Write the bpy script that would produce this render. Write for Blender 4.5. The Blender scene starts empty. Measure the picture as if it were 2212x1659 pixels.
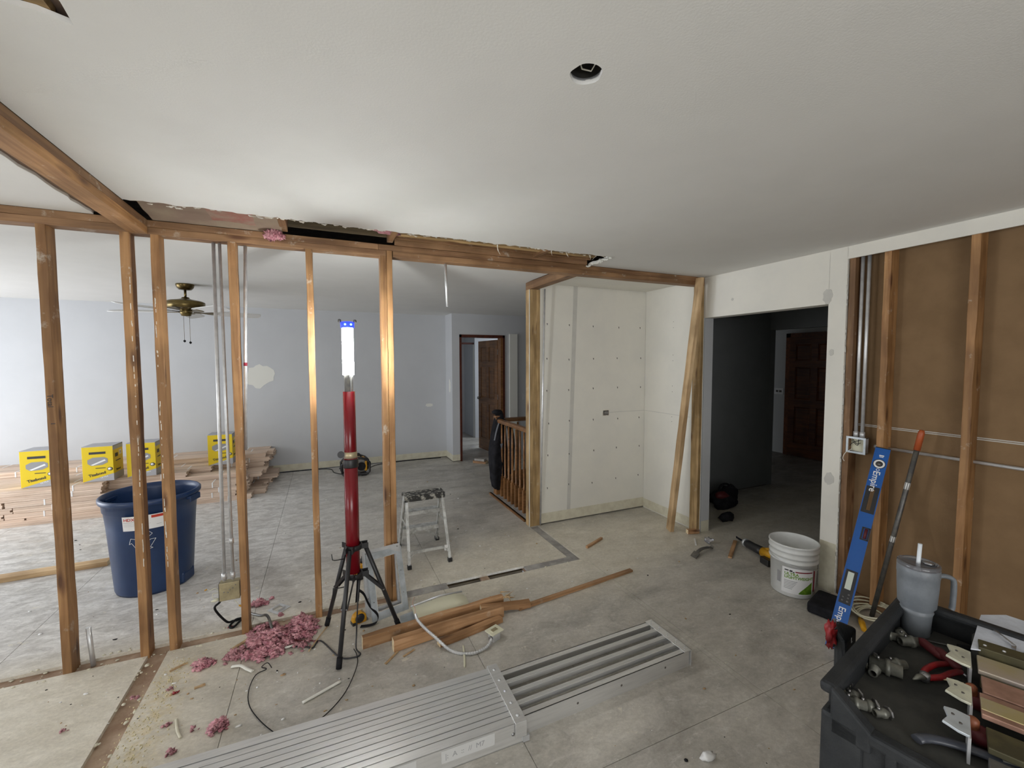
import bpy, math, random
import numpy as np
from mathutils import Vector, Matrix, noise
random.seed(7)
S = bpy.context.scene
COL = S.collection
PI = math.pi
V = Vector

# ------------------------------------------------------------------ camera
cam_d = bpy.data.cameras.new('camera'); cam = bpy.data.objects.new('camera', cam_d); COL.objects.link(cam)
F_PX, PITCH, ROLL, YAW = 920.24, .0545, -.0024, .4152
cam_d.sensor_fit = 'HORIZONTAL'; cam_d.sensor_width = 36; cam_d.lens = F_PX / 2212 * 36
cam_d.clip_start = .02; cam_d.clip_end = 100
fwd = V((math.sin(YAW) * math.cos(PITCH), math.cos(YAW) * math.cos(PITCH), -math.sin(PITCH)))
rgt = V((math.cos(YAW), -math.sin(YAW), 0)); up = rgt.cross(fwd)
r2 = rgt * math.cos(ROLL) + up * math.sin(ROLL); u2 = -rgt * math.sin(ROLL) + up * math.cos(ROLL)
cam.matrix_world = Matrix(((r2.x, u2.x, -fwd.x, 0), (r2.y, u2.y, -fwd.y, -2.9679), (r2.z, u2.z, -fwd.z, 1.6672), (0, 0, 0, 1)))
S.camera = cam

# ------------------------------------------------------------------ light and exposure
S.view_settings.view_transform = 'Standard'; S.view_settings.look = 'None'
S.view_settings.gamma = 1; S.view_settings.use_curve_mapping = False
S.view_settings.exposure = 0.22
world = bpy.data.worlds.new('sky'); S.world = world; world.use_nodes = True
bg = world.node_tree.nodes['Background']; bg.inputs[0].default_value = (.72, .82, 1, 1); bg.inputs[1].default_value = 1.0

def area(name, loc, rot, sx, sy, power, color):
    l = bpy.data.lights.new(name, 'AREA'); l.shape = 'RECTANGLE'; l.size = sx; l.size_y = sy
    l.energy = power; l.color = color
    o = bpy.data.objects.new(name, l); COL.objects.link(o); o.location = loc; o.rotation_euler = rot
    return o
# daylight through the glass doors of the far room (left wall) and the windows behind the photographer
area('daylight_glass_door', (-5.12, 2.15, 1.15), (0, -PI / 2, 0), 2.0, 2.6, 112, (.92, .955, 1))
area('daylight_rear_window_a', (-.4, -5.62, 1.45), (PI / 2, 0, 0), 2.6, 1.5, 60, (1, .985, .95))
area('daylight_rear_window_b', (-5.12, -2.7, 1.35), (0, -PI / 2, 0), 1.4, 2.2, 36, (1, .985, .96))
area('daylight_bedroom', (4.6, 4.9, 1.6), (0, PI / 2, 0), 1.2, 1.2, 22, (.85, .92, 1))

# ------------------------------------------------------------------ node helpers and materials
def N(nt, t, **kw):
    n = nt.nodes.new(t)
    for k, v in kw.items():
        if k in n.inputs.keys(): n.inputs[k].default_value = v
        else: setattr(n, k, v)
    return n
def base(name):
    m = bpy.data.materials.new(name); m.use_nodes = True
    return m, m.node_tree, m.node_tree.nodes['Principled BSDF'], m.node_tree.links
def rgba(c): return (c[0], c[1], c[2], 1)
def srgb(r, g, b):
    f = lambda x: (x / 255 / 12.92) if x / 255 <= .04045 else ((x / 255 + .055) / 1.055) ** 2.4
    return (f(r), f(g), f(b))
def ramp(nt, a, b, ca, cb):
    r = nt.nodes.new('ShaderNodeValToRGB'); e = r.color_ramp.elements
    e[0].position = a; e[1].position = b; e[0].color = rgba(ca); e[1].color = rgba(cb); return r
def mixc(nt, fac, a, b, blend='MIX'):
    m = nt.nodes.new('ShaderNodeMix'); m.data_type = 'RGBA'; m.blend_type = blend
    for i, v in ((0, fac), (6, a), (7, b)):
        if hasattr(v, 'links'): nt.links.new(v, m.inputs[i])
        else: m.inputs[i].default_value = v if i == 0 else rgba(v)
    return m.outputs[2]
def mat(name, c, rough=.6, metal=0, c2=None, scale=12, lo=.4, hi=.62, bump=0, bscale=60, coord='Object', emit=None, es=0, trans=0, alpha=1, stretch=None):
    m, nt, p, L = base(name)
    p.inputs['Roughness'].default_value = rough; p.inputs['Metallic'].default_value = metal
    p.inputs['Base Color'].default_value = rgba(c)
    tc = N(nt, 'ShaderNodeTexCoord'); src = tc.outputs[coord]
    if stretch:
        mp = N(nt, 'ShaderNodeMapping'); mp.inputs['Scale'].default_value = stretch; L.new(src, mp.inputs[0]); src = mp.outputs[0]
    if c2:
        n = N(nt, 'ShaderNodeTexNoise', Scale=scale, Detail=6.0, Roughness=.6); L.new(src, n.inputs['Vector'])
        r = ramp(nt, lo, hi, c, c2); L.new(n.outputs[0], r.inputs[0]); L.new(r.outputs[0], p.inputs['Base Color'])
    if bump:
        n2 = N(nt, 'ShaderNodeTexNoise', Scale=bscale, Detail=4.0); L.new(src, n2.inputs['Vector'])
        b = N(nt, 'ShaderNodeBump', Strength=bump, Distance=.004); L.new(n2.outputs[0], b.inputs['Height']); L.new(b.outputs[0], p.inputs['Normal'])
    if emit:
        p.inputs['Emission Color'].default_value = rgba(emit); p.inputs['Emission Strength'].default_value = es
    if trans: p.inputs['Transmission Weight'].default_value = trans
    if alpha < 1: p.inputs['Alpha'].default_value = alpha
    return m
def wood(name, c1, c2, knot=(.12, .05, .02), rough=.62, grain=1.0, dust=0, knots=True, soft=0):
    m, nt, p, L = base(name); p.inputs['Roughness'].default_value = rough
    tc = N(nt, 'ShaderNodeTexCoord'); oi = N(nt, 'ShaderNodeObjectInfo')
    off = N(nt, 'ShaderNodeVectorMath', operation='ADD'); L.new(tc.outputs['Object'], off.inputs[0])
    sc = N(nt, 'ShaderNodeVectorMath', operation='SCALE'); sc.inputs[0].default_value = (7, 3, 5); L.new(oi.outputs['Random'], sc.inputs['Scale'])
    L.new(sc.outputs[0], off.inputs[1])
    mp = N(nt, 'ShaderNodeMapping'); mp.inputs['Scale'].default_value = (1.6, 26, 26); L.new(off.outputs[0], mp.inputs[0])
    n = N(nt, 'ShaderNodeTexNoise', Scale=1.3 * grain, Detail=5.0, Distortion=.8); L.new(mp.outputs[0], n.inputs['Vector'])
    r = ramp(nt, .36, .66, c1, c2); L.new(n.outputs[0], r.inputs[0])
    mp2 = N(nt, 'ShaderNodeMapping'); mp2.inputs['Scale'].default_value = (2.6, 11, 11); L.new(off.outputs[0], mp2.inputs[0])
    vo = N(nt, 'ShaderNodeTexVoronoi', Scale=1.0); L.new(mp2.outputs[0], vo.inputs['Vector'])
    kr = ramp(nt, .06, .2, (1, 1, 1), (0, 0, 0)); L.new(vo.outputs['Distance'], kr.inputs[0])
    col = mixc(nt, kr.outputs[0], r.outputs[0], knot) if knots else r.outputs[0]
    n3 = N(nt, 'ShaderNodeTexNoise', Scale=3.2, Detail=3.0); L.new(off.outputs[0], n3.inputs['Vector'])
    r3 = ramp(nt, .42, .62, (.94, .93, .92) if soft else (.72, .68, .62), (1.03, 1.02, 1.02) if soft else (1.12, 1.1, 1.08)); L.new(n3.outputs[0], r3.inputs[0])
    col = mixc(nt, 1.0, col, r3.outputs[0], 'MULTIPLY')
    if dust:
        n4 = N(nt, 'ShaderNodeTexNoise', Scale=9, Detail=7.0, Roughness=.7); L.new(off.outputs[0], n4.inputs['Vector'])
        r4 = ramp(nt, .60, .70, (0, 0, 0), (dust, dust, dust)); L.new(n4.outputs[0], r4.inputs[0])
        col = mixc(nt, r4.outputs[0], col, (.62, .57, .48))
    hs = N(nt, 'ShaderNodeHueSaturation'); L.new(col, hs.inputs['Color'])
    mr = N(nt, 'ShaderNodeMapRange'); mr.inputs['To Min'].default_value = .86; mr.inputs['To Max'].default_value = 1.12
    L.new(oi.outputs['Random'], mr.inputs[0]); L.new(mr.outputs[0], hs.inputs['Value'])
    L.new(hs.outputs[0], p.inputs['Base Color'])
    b = N(nt, 'ShaderNodeBump', Strength=.25, Distance=.002); L.new(n.outputs[0], b.inputs['Height']); L.new(b.outputs[0], p.inputs['Normal'])
    return m

def floor_material(name):
    m, nt, p, L = base(name); p.inputs['Roughness'].default_value = .5
    geo = N(nt, 'ShaderNodeNewGeometry'); P = geo.outputs['Position']
    def noi(scale, det=5.0, st=None, rough=.6, dist=0.0):
        src = P
        if st:
            mp = N(nt, 'ShaderNodeMapping'); mp.inputs['Scale'].default_value = st; mp.inputs['Rotation'].default_value = (0, 0, .35); L.new(P, mp.inputs[0]); src = mp.outputs[0]
        n = N(nt, 'ShaderNodeTexNoise', Scale=scale, Detail=det, Roughness=rough, Distortion=dist); L.new(src, n.inputs['Vector']); return n.outputs[0]
    # trampled gypsum dust over grey underlayment
    a = ramp(nt, .36, .66, (.36, .342, .308), (.58, .555, .505)); L.new(noi(2.6, 9.0, (.8, 1.3, 1), .68, .6), a.inputs[0])
    s = ramp(nt, .56, .70, (0, 0, 0), (.85, .85, .85)); L.new(noi(9, 9.0, (.8, 1.8, 1), .74, 1.0), s.inputs[0])
    col = mixc(nt, s.outputs[0], a.outputs[0], (.66, .645, .61))
    d = ramp(nt, .60, .74, (0, 0, 0), (.7, .7, .7)); L.new(noi(14, 7.0, (1.2, .7, 1), .7), d.inputs[0])
    col = mixc(nt, d.outputs[0], col, (.23, .21, .185))
    # beige dust drifted along the removed and the stripped partition
    sx = N(nt, 'ShaderNodeSeparateXYZ'); L.new(P, sx.inputs[0])
    def math_(op, x, y=None, cl=False):
        n = nt.nodes.new('ShaderNodeMath'); n.operation = op; n.use_clamp = cl
        for i, v in enumerate((x, y)):
            if v is None: continue
            if hasattr(v, 'links'): L.new(v, n.inputs[i])
            else: n.inputs[i].default_value = v
        return n.outputs[0]
    ay = math_('ABSOLUTE', math_('SUBTRACT', sx.outputs[1], .12))
    wob = math_('MULTIPLY', math_('SUBTRACT', noi(1.1, 4.0), .5), 1.1)
    near = math_('SUBTRACT', 1.0, math_('MULTIPLY', math_('SUBTRACT', math_('ADD', ay, wob), .28), 2.2), True)
    left = math_('MULTIPLY', math_('SUBTRACT', math_('ADD', wob, -.25), sx.outputs[0]), 2.0, True)
    left = math_('MULTIPLY', left, math_('MULTIPLY', math_('SUBTRACT', .2, sx.outputs[1]), 6, True))
    beige = math_('MAXIMUM', near, left)
    beige = math_('MULTIPLY', beige, .78)
    bc = ramp(nt, .35, .7, (.62, .57, .465), (.76, .715, .61)); L.new(noi(5, 8.0, (1, 1.6, 1), .7), bc.inputs[0])
    col = mixc(nt, beige, col, bc.outputs[0])
    # marbled pale floor of the far room; its window-side whitening is painted-in daylight
    fr = math_('MULTIPLY', math_('MULTIPLY', math_('SUBTRACT', .9, sx.outputs[0]), .7, True), math_('MULTIPLY', math_('SUBTRACT', sx.outputs[1], .05), 4, True))
    pl = mixc(nt, ramp_out(nt, noi(7, 9.0, (.8, 1.6, 1), .74, 1.0), .40, .60, L), (.44, .425, .415), (.76, .75, .74))
    col = mixc(nt, math_('MULTIPLY', fr, .8), col, pl)
    ys = math_('SUBTRACT', 1.0, math_('MULTIPLY', math_('ABSOLUTE', math_('ADD', math_('ADD', sx.outputs[0], .77), math_('MULTIPLY', wob, .12))), 8.0), True)
    ys = math_('MULTIPLY', ys, math_('MULTIPLY', math_('SUBTRACT', -.05, sx.outputs[1]), 5, True))
    yn = ramp(nt, .44, .6, (0, 0, 0), (1, 1, 1)); L.new(noi(16, 8.0, None, .75), yn.inputs[0])
    col = mixc(nt, math_('MULTIPLY', ys, yn.outputs[0]), col, (.60, .50, .30))
    sp = ramp(nt, .70, .74, (0, 0, 0), (1, 1, 1)); L.new(noi(38, 3.0), sp.inputs[0])
    col = mixc(nt, sp.outputs[0], col, (.70, .69, .66))
    g = ramp(nt, .30, .70, (.80, .79, .78), (1.16, 1.16, 1.15)); L.new(noi(46, 9.0, (1, 1.3, 1), .8), g.inputs[0])
    col = mixc(nt, 1.0, col, g.outputs[0], 'MULTIPLY')
    g2 = ramp(nt, .34, .66, (.86, .85, .83), (1.08, 1.08, 1.08)); L.new(noi(13, 9.0, (1, 1.5, 1), .8, .5), g2.inputs[0])
    col = mixc(nt, 1.0, col, g2.outputs[0], 'MULTIPLY')
    cs = ramp(nt, .675, .69, (0, 0, 0), (.75, .75, .75)); L.new(noi(6.5, 5.0, (1, 1.2, 1), .62, .4), cs.inputs[0])
    col = mixc(nt, cs.outputs[0], col, (.66, .62, .52))
    L.new(col, p.inputs['Base Color'])
    rr = ramp(nt, .4, .65, (.34, .34, .34), (.66, .66, .66)); L.new(noi(5, 5.0, (.6, 1.6, 1)), rr.inputs[0]); L.new(rr.outputs[0], p.inputs['Roughness'])
    b = N(nt, 'ShaderNodeBump', Strength=.35, Distance=.004); L.new(noi(22, 8.0, (.8, 1.4, 1), .7), b.inputs['Height']); L.new(b.outputs[0], p.inputs['Normal'])
    return m
def ramp_out(nt, src, a, b, L):
    r = ramp(nt, a, b, (0, 0, 0), (1, 1, 1)); L.new(src, r.inputs[0]); return r.outputs[0]

M = {}
M['stud'] = wood('old_stud_pine', srgb(142, 103, 64), srgb(174, 134, 90), dust=.6)
M['plate'] = wood('old_plate_pine', srgb(124, 92, 64), srgb(154, 120, 86), dust=.5)
M['post'] = wood('post_pine', srgb(150, 124, 84), srgb(186, 158, 114), dust=.25)
M['fresh'] = wood('fresh_pine', srgb(184, 152, 112), srgb(210, 182, 142))
M['offcut'] = wood('offcut_pine', srgb(158, 118, 80), srgb(190, 152, 114), dust=.35)
M['cut_end'] = mat('cut_end_grain', srgb(232, 214, 180), .8, c2=srgb(215, 190, 150), scale=40)
M['oak'] = wood('oak_flooring', srgb(196, 172, 152), srgb(216, 196, 178), knot=(.35, .24, .18), grain=1.2, knots=False, soft=1)
M['trimwood'] = wood('varnished_oak', srgb(116, 80, 46), srgb(146, 104, 64), rough=.35)
M['darkdoor'] = wood('varnished_door', srgb(88, 46, 20), srgb(118, 66, 30), rough=.35)
M['casing'] = mat('dark_casing', srgb(66, 24, 10), .4, c2=srgb(84, 36, 16), scale=20)
M['ceiling'] = mat('ceiling_paint', (.72, .715, .69), .9, c2=(.70, .695, .67), scale=3, bump=.12, bscale=150)
M['torn'] = mat('torn_drywall', (.74, .72, .66), .9, c2=(.55, .48, .38), scale=30, bump=.5)
M['farwall'] = mat('pale_blue_grey_paint', (.515, .525, .54), .85, c2=(.495, .505, .52), scale=2, bump=.06, bscale=140)
M['primer'] = mat('cream_drywall', (.75, .73, .665), .88, c2=(.705, .69, .635), scale=2.5, bump=.05, bscale=100)
M['primerbase'] = mat('unpainted_drywall_strip', (.66, .63, .50), .9, c2=(.58, .54, .42), scale=14)
M['spackle'] = mat('spackle', (.70, .695, .64), .9)
M['tape'] = mat('joint_tape', (.53, .52, .485), .9, c2=(.57, .56, .52), scale=9)
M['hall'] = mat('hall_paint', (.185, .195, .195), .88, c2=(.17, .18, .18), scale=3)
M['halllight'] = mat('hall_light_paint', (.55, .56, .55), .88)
M['brown'] = mat('brown_drywall_backing', srgb(132, 107, 79), .93, c2=srgb(124, 100, 73), scale=5, bump=.1)
M['floor'] = floor_material('dusty_underlayment')
M['subfloor'] = mat('dirty_subfloor', (.27, .175, .115), .9, c2=(.42, .31, .22), scale=7, bump=.6, bscale=30, coord='Object')
M['subgrey'] = mat('grey_dusty_subfloor', (.25, .235, .22), .9, c2=(.40, .38, .35), scale=8, bump=.5, bscale=30)
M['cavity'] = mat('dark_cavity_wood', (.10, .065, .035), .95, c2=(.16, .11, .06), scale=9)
M['kraft'] = mat('kraft_facing', (.30, .235, .17), .85, c2=(.24, .17, .13), scale=5, bump=.5, bscale=14)
M['kraftred'] = mat('red_printed_facing', (.30, .13, .10), .85, c2=(.32, .22, .17), scale=12)
M['galv'] = mat('galvanised_steel', (.68, .69, .70), .38, .55, c2=(.58, .59, .60), scale=18)
M['galvblue'] = mat('brushed_sheet_metal', (.58, .63, .67), .42, .45, c2=(.40, .44, .46), scale=9)
M['brassbox'] = mat('tarnished_steel_box', (.42, .36, .22), .5, .5, c2=(.30, .26, .16), scale=20)
M['alu'] = mat('aluminium', (.70, .70, .69), .34, .62, c2=(.63, .63, .62), scale=5, stretch=(1, 14, 14), bump=.08, bscale=60)
M['alusplat'] = mat('paint_splattered_aluminium', (.64, .65, .63), .45, .4, c2=(.40, .40, .38), scale=22)
M['blackalu'] = mat('dirty_black_tread', (.03, .03, .028), .6, c2=(.42, .41, .36), scale=30, lo=.5, hi=.6)
M['red'] = mat('red_lacquer', srgb(120, 18, 28), .22, c2=srgb(110, 15, 24), scale=3)
M['black'] = mat('black_plastic', (.018, .018, .02), .42)
M['matteblack'] = mat('matte_black', (.012, .012, .014), .8)
M['cart'] = mat('cart_plastic', (.022, .024, .026), .5, c2=(.032, .034, .036), scale=14, bump=.25, bscale=220)
M['cartmat'] = mat('scuffed_tray_mat', (.035, .036, .034), .75, c2=(.065, .064, .058), scale=7, bump=.2)
M['blue'] = mat('bin_blue', srgb(24, 47, 84), .36, c2=srgb(28, 54, 94), scale=4)
M['levelblue'] = mat('level_blue', srgb(30, 88, 162), .3)
M['white'] = mat('white_plastic', (.80, .80, .79), .4, c2=(.74, .74, .72), scale=9)
M['bucket'] = mat('bucket_plastic', (.72, .73, .72), .38, c2=(.64, .65, .63), scale=7)
M['label'] = mat('label_white', (.80, .80, .80), .5)
M['yellow'] = mat('carton_yellow', srgb(226, 196, 18), .55)
M['yellowtool'] = mat('tool_yellow', srgb(205, 150, 20), .4, c2=srgb(170, 120, 20), scale=16)
M['cartongrey'] = mat('carton_grey', (.40, .40, .42), .6)
M['ink'] = mat('ink_black', (.03, .03, .035), .6)
M['inkgrey'] = mat('ink_grey', (.30, .30, .31), .6)
M['inkred'] = mat('ink_red', srgb(190, 60, 40), .6)
M['inkmaroon'] = mat('ink_maroon', srgb(130, 25, 45), .6)
M['inkgreen'] = mat('ink_green', srgb(110, 150, 40), .6)
M['green'] = mat('label_green', srgb(80, 120, 20), .6, c2=srgb(110, 150, 40), scale=40)
M['brass'] = mat('antique_brass', srgb(120, 105, 66), .3, .9, c2=srgb(92, 78, 48), scale=6)
M['blade'] = mat('fan_blade_white', (.66, .66, .65), .5)
M['pink'] = mat('pink_fibreglass', srgb(224, 170, 176), .98, c2=srgb(184, 118, 130), scale=34, bump=1.0, bscale=160)
M['pinkdull'] = mat('dusty_fibreglass', srgb(200, 150, 154), .98, c2=srgb(166, 112, 120), scale=30, bump=1.0, bscale=160)
M['wirewhite'] = mat('white_cable', (.76, .75, .68), .5)
M['cloth'] = mat('black_cloth', (.010, .010, .012), .85, c2=(.02, .02, .024), scale=12, bump=.4, bscale=40)
M['clothgrey'] = mat('grey_lining', (.14, .15, .165), .8)
M['mug'] = mat('tumbler_grey', srgb(112, 117, 122), .45, c2=srgb(104, 109, 114), scale=30, bump=.1, bscale=200)
M['clear'] = mat('clear_plastic', (.66, .66, .70), .08, trans=.85)
M['straw'] = mat('frosted_straw', (.62, .66, .70), .3)
M['orange'] = mat('orange_grip', srgb(172, 82, 42), .45)
M['steel'] = mat('worn_steel', (.42, .42, .43), .36, .85, c2=(.25, .24, .23), scale=30)
M['darksteel'] = mat('dark_steel', (.13, .13, .13), .45, .7, c2=(.20, .19, .17), scale=22)
M['paper'] = mat('speckled_white_sheet', (.66, .70, .78), .7, c2=(.58, .61, .68), scale=40)
M['ivory'] = mat('ivory_plastic', (.66, .64, .48), .4)
M['ivorymetal'] = mat('cream_coated_bracket', (.66, .66, .52), .38, .2, c2=(.44, .44, .36), scale=18)
M['copper'] = mat('copper_bar', srgb(190, 150, 132), .45, .45, c2=srgb(150, 116, 100), scale=9)
M['tinbar'] = mat('tin_plated_bar', srgb(196, 184, 176), .4, .5, c2=srgb(190, 176, 128), scale=4)
M['olive'] = mat('olive_channel', srgb(98, 92, 62), .5, .4, c2=srgb(74, 70, 50), scale=12)
M['redgrip'] = mat('red_grip', srgb(150, 22, 26), .5, c2=srgb(110, 20, 24), scale=20)
M['maroongrip'] = mat('maroon_grip', srgb(88, 26, 30), .6)
M['zinc'] = mat('cast_zinc_fitting', (.15, .15, .13), .45, .5, c2=(.26, .26, .22), scale=30)
M['lcd'] = mat('lcd_screen', (.62, .68, .60), .3)
M['splinter'] = mat('splintered_wood', (.50, .36, .20), .8, c2=(.38, .24, .12), scale=30)
M['sole'] = mat('exposed_joist_side', (.15, .115, .065), .9, c2=(.10, .075, .045), scale=6, stretch=(1, 10, 10))
M['tube'] = mat('lit_tube', (1, 1, 1), .4, emit=(.97, 1, .98), es=135)
M['bluecap'] = mat('lit_blue_cap', (.02, .04, .5), .4, emit=(.03, .06, 1), es=1.3)
M['bluedot'] = mat('blue_led', (.1, .5, 1), .4, emit=(.15, .5, 1), es=6)
M['nail'] = mat('nail_hole', (.10, .09, .08), .8)
M['labelgrey'] = mat('silver_label', (.56, .56, .55), .5)
M['ceramic'] = mat('ceramic_orange', srgb(140, 76, 44), .5, c2=srgb(112, 64, 40), scale=40)
M['darkridge'] = mat('dark_ridge', (.06, .065, .08), .35)
M['yellowish'] = mat('yellow_foam_dust', (.66, .58, .34), .95, c2=(.6, .5, .3), scale=30, bump=.8)

for k_ in ('cloth', 'matteblack', 'cart', 'cartmat', 'cavity', 'brown'): M[k_].node_tree.nodes['Principled BSDF'].inputs['Specular IOR Level'].default_value = .18
# ------------------------------------------------------------------ mesh helpers
class MB:
    def __init__(s): s.v = []; s.f = []; s.m = []; s.sm = []
    def add(s, vs, fs, mi=0, sm=False, X=None):
        o = len(s.v)
        s.v += [tuple((X @ V(v)) if X is not None else v) for v in vs]
        s.f += [tuple(i + o for i in f) for f in fs]; s.m += [mi] * len(fs); s.sm += [sm] * len(fs); return s
    def box(s, x0, x1, y0, y1, z0, z1, mi=0, X=None):
        vs = [(x, y, z) for x in (x0, x1) for y in (y0, y1) for z in (z0, z1)]
        return s.add(vs, [(0, 1, 3, 2), (4, 6, 7, 5), (0, 4, 5, 1), (2, 3, 7, 6), (0, 2, 6, 4), (1, 5, 7, 3)], mi, False, X)
    def prism(s, poly, z0, z1, mi=0, X=None, sm=False):
        n = len(poly); vs = [(x, y, z0) for x, y in poly] + [(x, y, z1) for x, y in poly]
        fs = [tuple(reversed(range(n))), tuple(range(n, 2 * n))] + [(i, (i + 1) % n, n + (i + 1) % n, n + i) for i in range(n)]
        return s.add(vs, fs, mi, sm, X)
    def lathe(s, prof, n=24, c=(0, 0, 0), mi=0, X=None, sx=1, sy=1, sm=True, cap=True):
        vs = []
        for r, z in prof:
            for k in range(n):
                a = 2 * PI * k / n; vs.append((c[0] + r * sx * math.cos(a), c[1] + r * sy * math.sin(a), c[2] + z))
        fs = []
        for j in range(len(prof) - 1):
            for k in range(n):
                k2 = (k + 1) % n; fs.append((j * n + k, j * n + k2, (j + 1) * n + k2, (j + 1) * n + k))
        s.add(vs, fs, mi, sm, X)
        if cap:
            o = len(s.v) - len(vs)
            if prof[0][0] > 1e-5: s.f.append(tuple(o + k for k in reversed(range(n)))); s.m.append(mi); s.sm.append(False)
            if prof[-1][0] > 1e-5: s.f.append(tuple(o + (len(prof) - 1) * n + k for k in range(n))); s.m.append(mi); s.sm.append(False)
        return s
    def tube(s, pts, r, n=8, mi=0, X=None, sm=True, flat=1.0):
        pts = [V(p) for p in pts]; rs = r if isinstance(r, (list, tuple)) else [r] * len(pts)
        vs = []; pu = None
        for i, p in enumerate(pts):
            t = (pts[min(i + 1, len(pts) - 1)] - pts[max(i - 1, 0)])
            t = t.normalized() if t.length > 1e-9 else V((0, 0, 1))
            if pu is None:
                u = t.cross(V((0, 0, 1)) if abs(t.z) < .95 else V((0, 1, 0))).normalized()
            else:
                u = (pu - t * pu.dot(t)); u = u.normalized() if u.length > 1e-6 else t.orthogonal().normalized()
            pu = u; w = t.cross(u)
            for k in range(n):
                a = 2 * PI * k / n; vs.append(tuple(p + u * rs[i] * math.cos(a) + w * rs[i] * flat * math.sin(a)))
        fs = [(j * n + k, j * n + (k + 1) % n, (j + 1) * n + (k + 1) % n, (j + 1) * n + k) for j in range(len(pts) - 1) for k in range(n)]
        s.add(vs, fs, mi, sm, X)
        o = len(s.v) - len(vs)
        s.f += [tuple(o + k for k in reversed(range(n))), tuple(o + (len(pts) - 1) * n + k for k in range(n))]; s.m += [mi] * 2; s.sm += [False] * 2
        return s
    def bar(s, a, b, w, h, mi=0, side=(0, 0, 1)):
        a = V(a); b = V(b); x = (b - a); ln = x.length; x.normalize(); z = V(side); z = (z - x * z.dot(x)).normalized(); y = z.cross(x)
        X = Matrix(((x.x, y.x, z.x, a.x), (x.y, y.y, z.y, a.y), (x.z, y.z, z.z, a.z), (0, 0, 0, 1)))
        return s.box(0, ln, -w / 2, w / 2, -h / 2, h / 2, mi, X)
    def blob(s, c, r, seed=0, amp=.35, fr=3.0, sub=2, mi=0, sq=(1, 1, 1), X=None):
        import bmesh
        bm = bmesh.new(); bmesh.ops.create_icosphere(bm, subdivisions=sub, radius=1)
        vs = []
        for v in bm.verts:
            p = v.co.copy(); k = 1 + amp * noise.noise(p * fr + V((seed * 3.1, seed * 1.7, seed)))
            k += amp * .6 * noise.noise(p * fr * 2.7 + V((seed, 9, seed)))
            vs.append((c[0] + p.x * k * r * sq[0], c[1] + p.y * k * r * sq[1], c[2] + p.z * k * r * sq[2]))
        fs = [tuple(v.index for v in f.verts) for f in bm.faces]; bm.free()
        return s.add(vs, fs, mi, True, X)
    def build(s, name, mats, parent=None, loc=None, X=None, bevel=0, world=False, recalc=True):
        me = bpy.data.meshes.new(name); vs = s.v
        if world and parent is not None: l = parent.location; vs = [(a - l.x, b - l.y, c - l.z) for a, b, c in vs]
        if world and parent is None and loc is not None: vs = [(a - loc[0], b - loc[1], c - loc[2]) for a, b, c in vs]
        me.from_pydata(vs, [], s.f); me.update()
        if not isinstance(mats, (list, tuple)): mats = [mats]
        for m in mats: me.materials.append(M[m] if isinstance(m, str) else m)
        me.polygons.foreach_set('material_index', s.m); me.polygons.foreach_set('use_smooth', s.sm)
        if recalc:
            import bmesh
            bm = bmesh.new(); bm.from_mesh(me); bmesh.ops.recalc_face_normals(bm, faces=bm.faces); bm.to_mesh(me); bm.free()
        o = bpy.data.objects.new(name, me); COL.objects.link(o)
        if parent is not None: o.parent = parent
        if loc is not None: o.location = loc
        if X is not None: o.matrix_local = X
        if bevel:
            b = o.modifiers.new('bevel', 'BEVEL'); b.width = bevel; b.segments = 2; b.limit_method = 'ANGLE'; b.angle_limit = .6
        return o
def tag(o, label=None, cat=None, group=None, kind=None):
    if label: o['label'] = label
    if cat: o['category'] = cat
    if group: o['group'] = group
    if kind: o['kind'] = kind
    return o
def thing(name, label, cat, loc=(0, 0, 0), rz=0, group=None, X=None):
    o = bpy.data.objects.new(name, None); COL.objects.link(o); o.empty_display_size = .05
    o.location = loc; o.rotation_euler = (0, 0, rz)
    if X is not None: o.matrix_world = X
    return tag(o, label, cat, group)
def struct(name, mb, m, bevel=0, parent=None):
    o = mb.build(name, m, parent, bevel=bevel)
    if parent is None: o['kind'] = 'structure'
    return o
def dup(root, loc=None, rz=None, label=None, group=None):
    r = root.copy(); COL.objects.link(r)
    if loc is not None: r.location = loc
    if rz is not None: r.rotation_euler = (0, 0, rz)
    if label: r['label'] = label
    if group: r['group'] = group
    for ch in list(root.children):
        c = ch.copy(); COL.objects.link(c); c.parent = r
        for g in list(ch.children):
            d = g.copy(); COL.objects.link(d); d.parent = c
    return r
def frame(a, xdir, zref=(0, 0, 1)):
    x = V(xdir).normalized(); z = V(zref); z = (z - x * z.dot(x)).normalized(); y = z.cross(x)
    return Matrix(((x.x, y.x, z.x, a[0]), (x.y, y.y, z.y, a[1]), (x.z, y.z, z.z, a[2]), (0, 0, 0, 1)))
def board_mb(L, w, t, jit=.0012, seg=12, seed=1, cutend=False):
    """a board along +X, w wide in Y, t thick in Z, with slightly knocked edges"""
    r = random.Random(seed); mb = MB(); vs = []
    c = min(w, t) * .06
    sec = [(-w / 2 + c, -t / 2), (w / 2 - c, -t / 2), (w / 2, -t / 2 + c), (w / 2, t / 2 - c), (w / 2 - c, t / 2), (-w / 2 + c, t / 2), (-w / 2, t / 2 - c), (-w / 2, -t / 2 + c)]
    for i in range(seg + 1):
        for y, z in sec:
            vs.append((L * i / seg, y + r.uniform(-jit, jit), z + r.uniform(-jit, jit)))
    fs = [(i * 8 + k, (i + 1) * 8 + k, (i + 1) * 8 + (k + 1) % 8, i * 8 + (k + 1) % 8) for i in range(seg) for k in range(8)]
    mb.add(vs, fs, 0)
    mb.f += [tuple(range(8)), tuple(seg * 8 + k for k in reversed(range(8)))]; e = 1 if cutend else 0; mb.m += [e, e]; mb.sm += [False] * 2
    return mb
_sd = [10]
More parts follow.
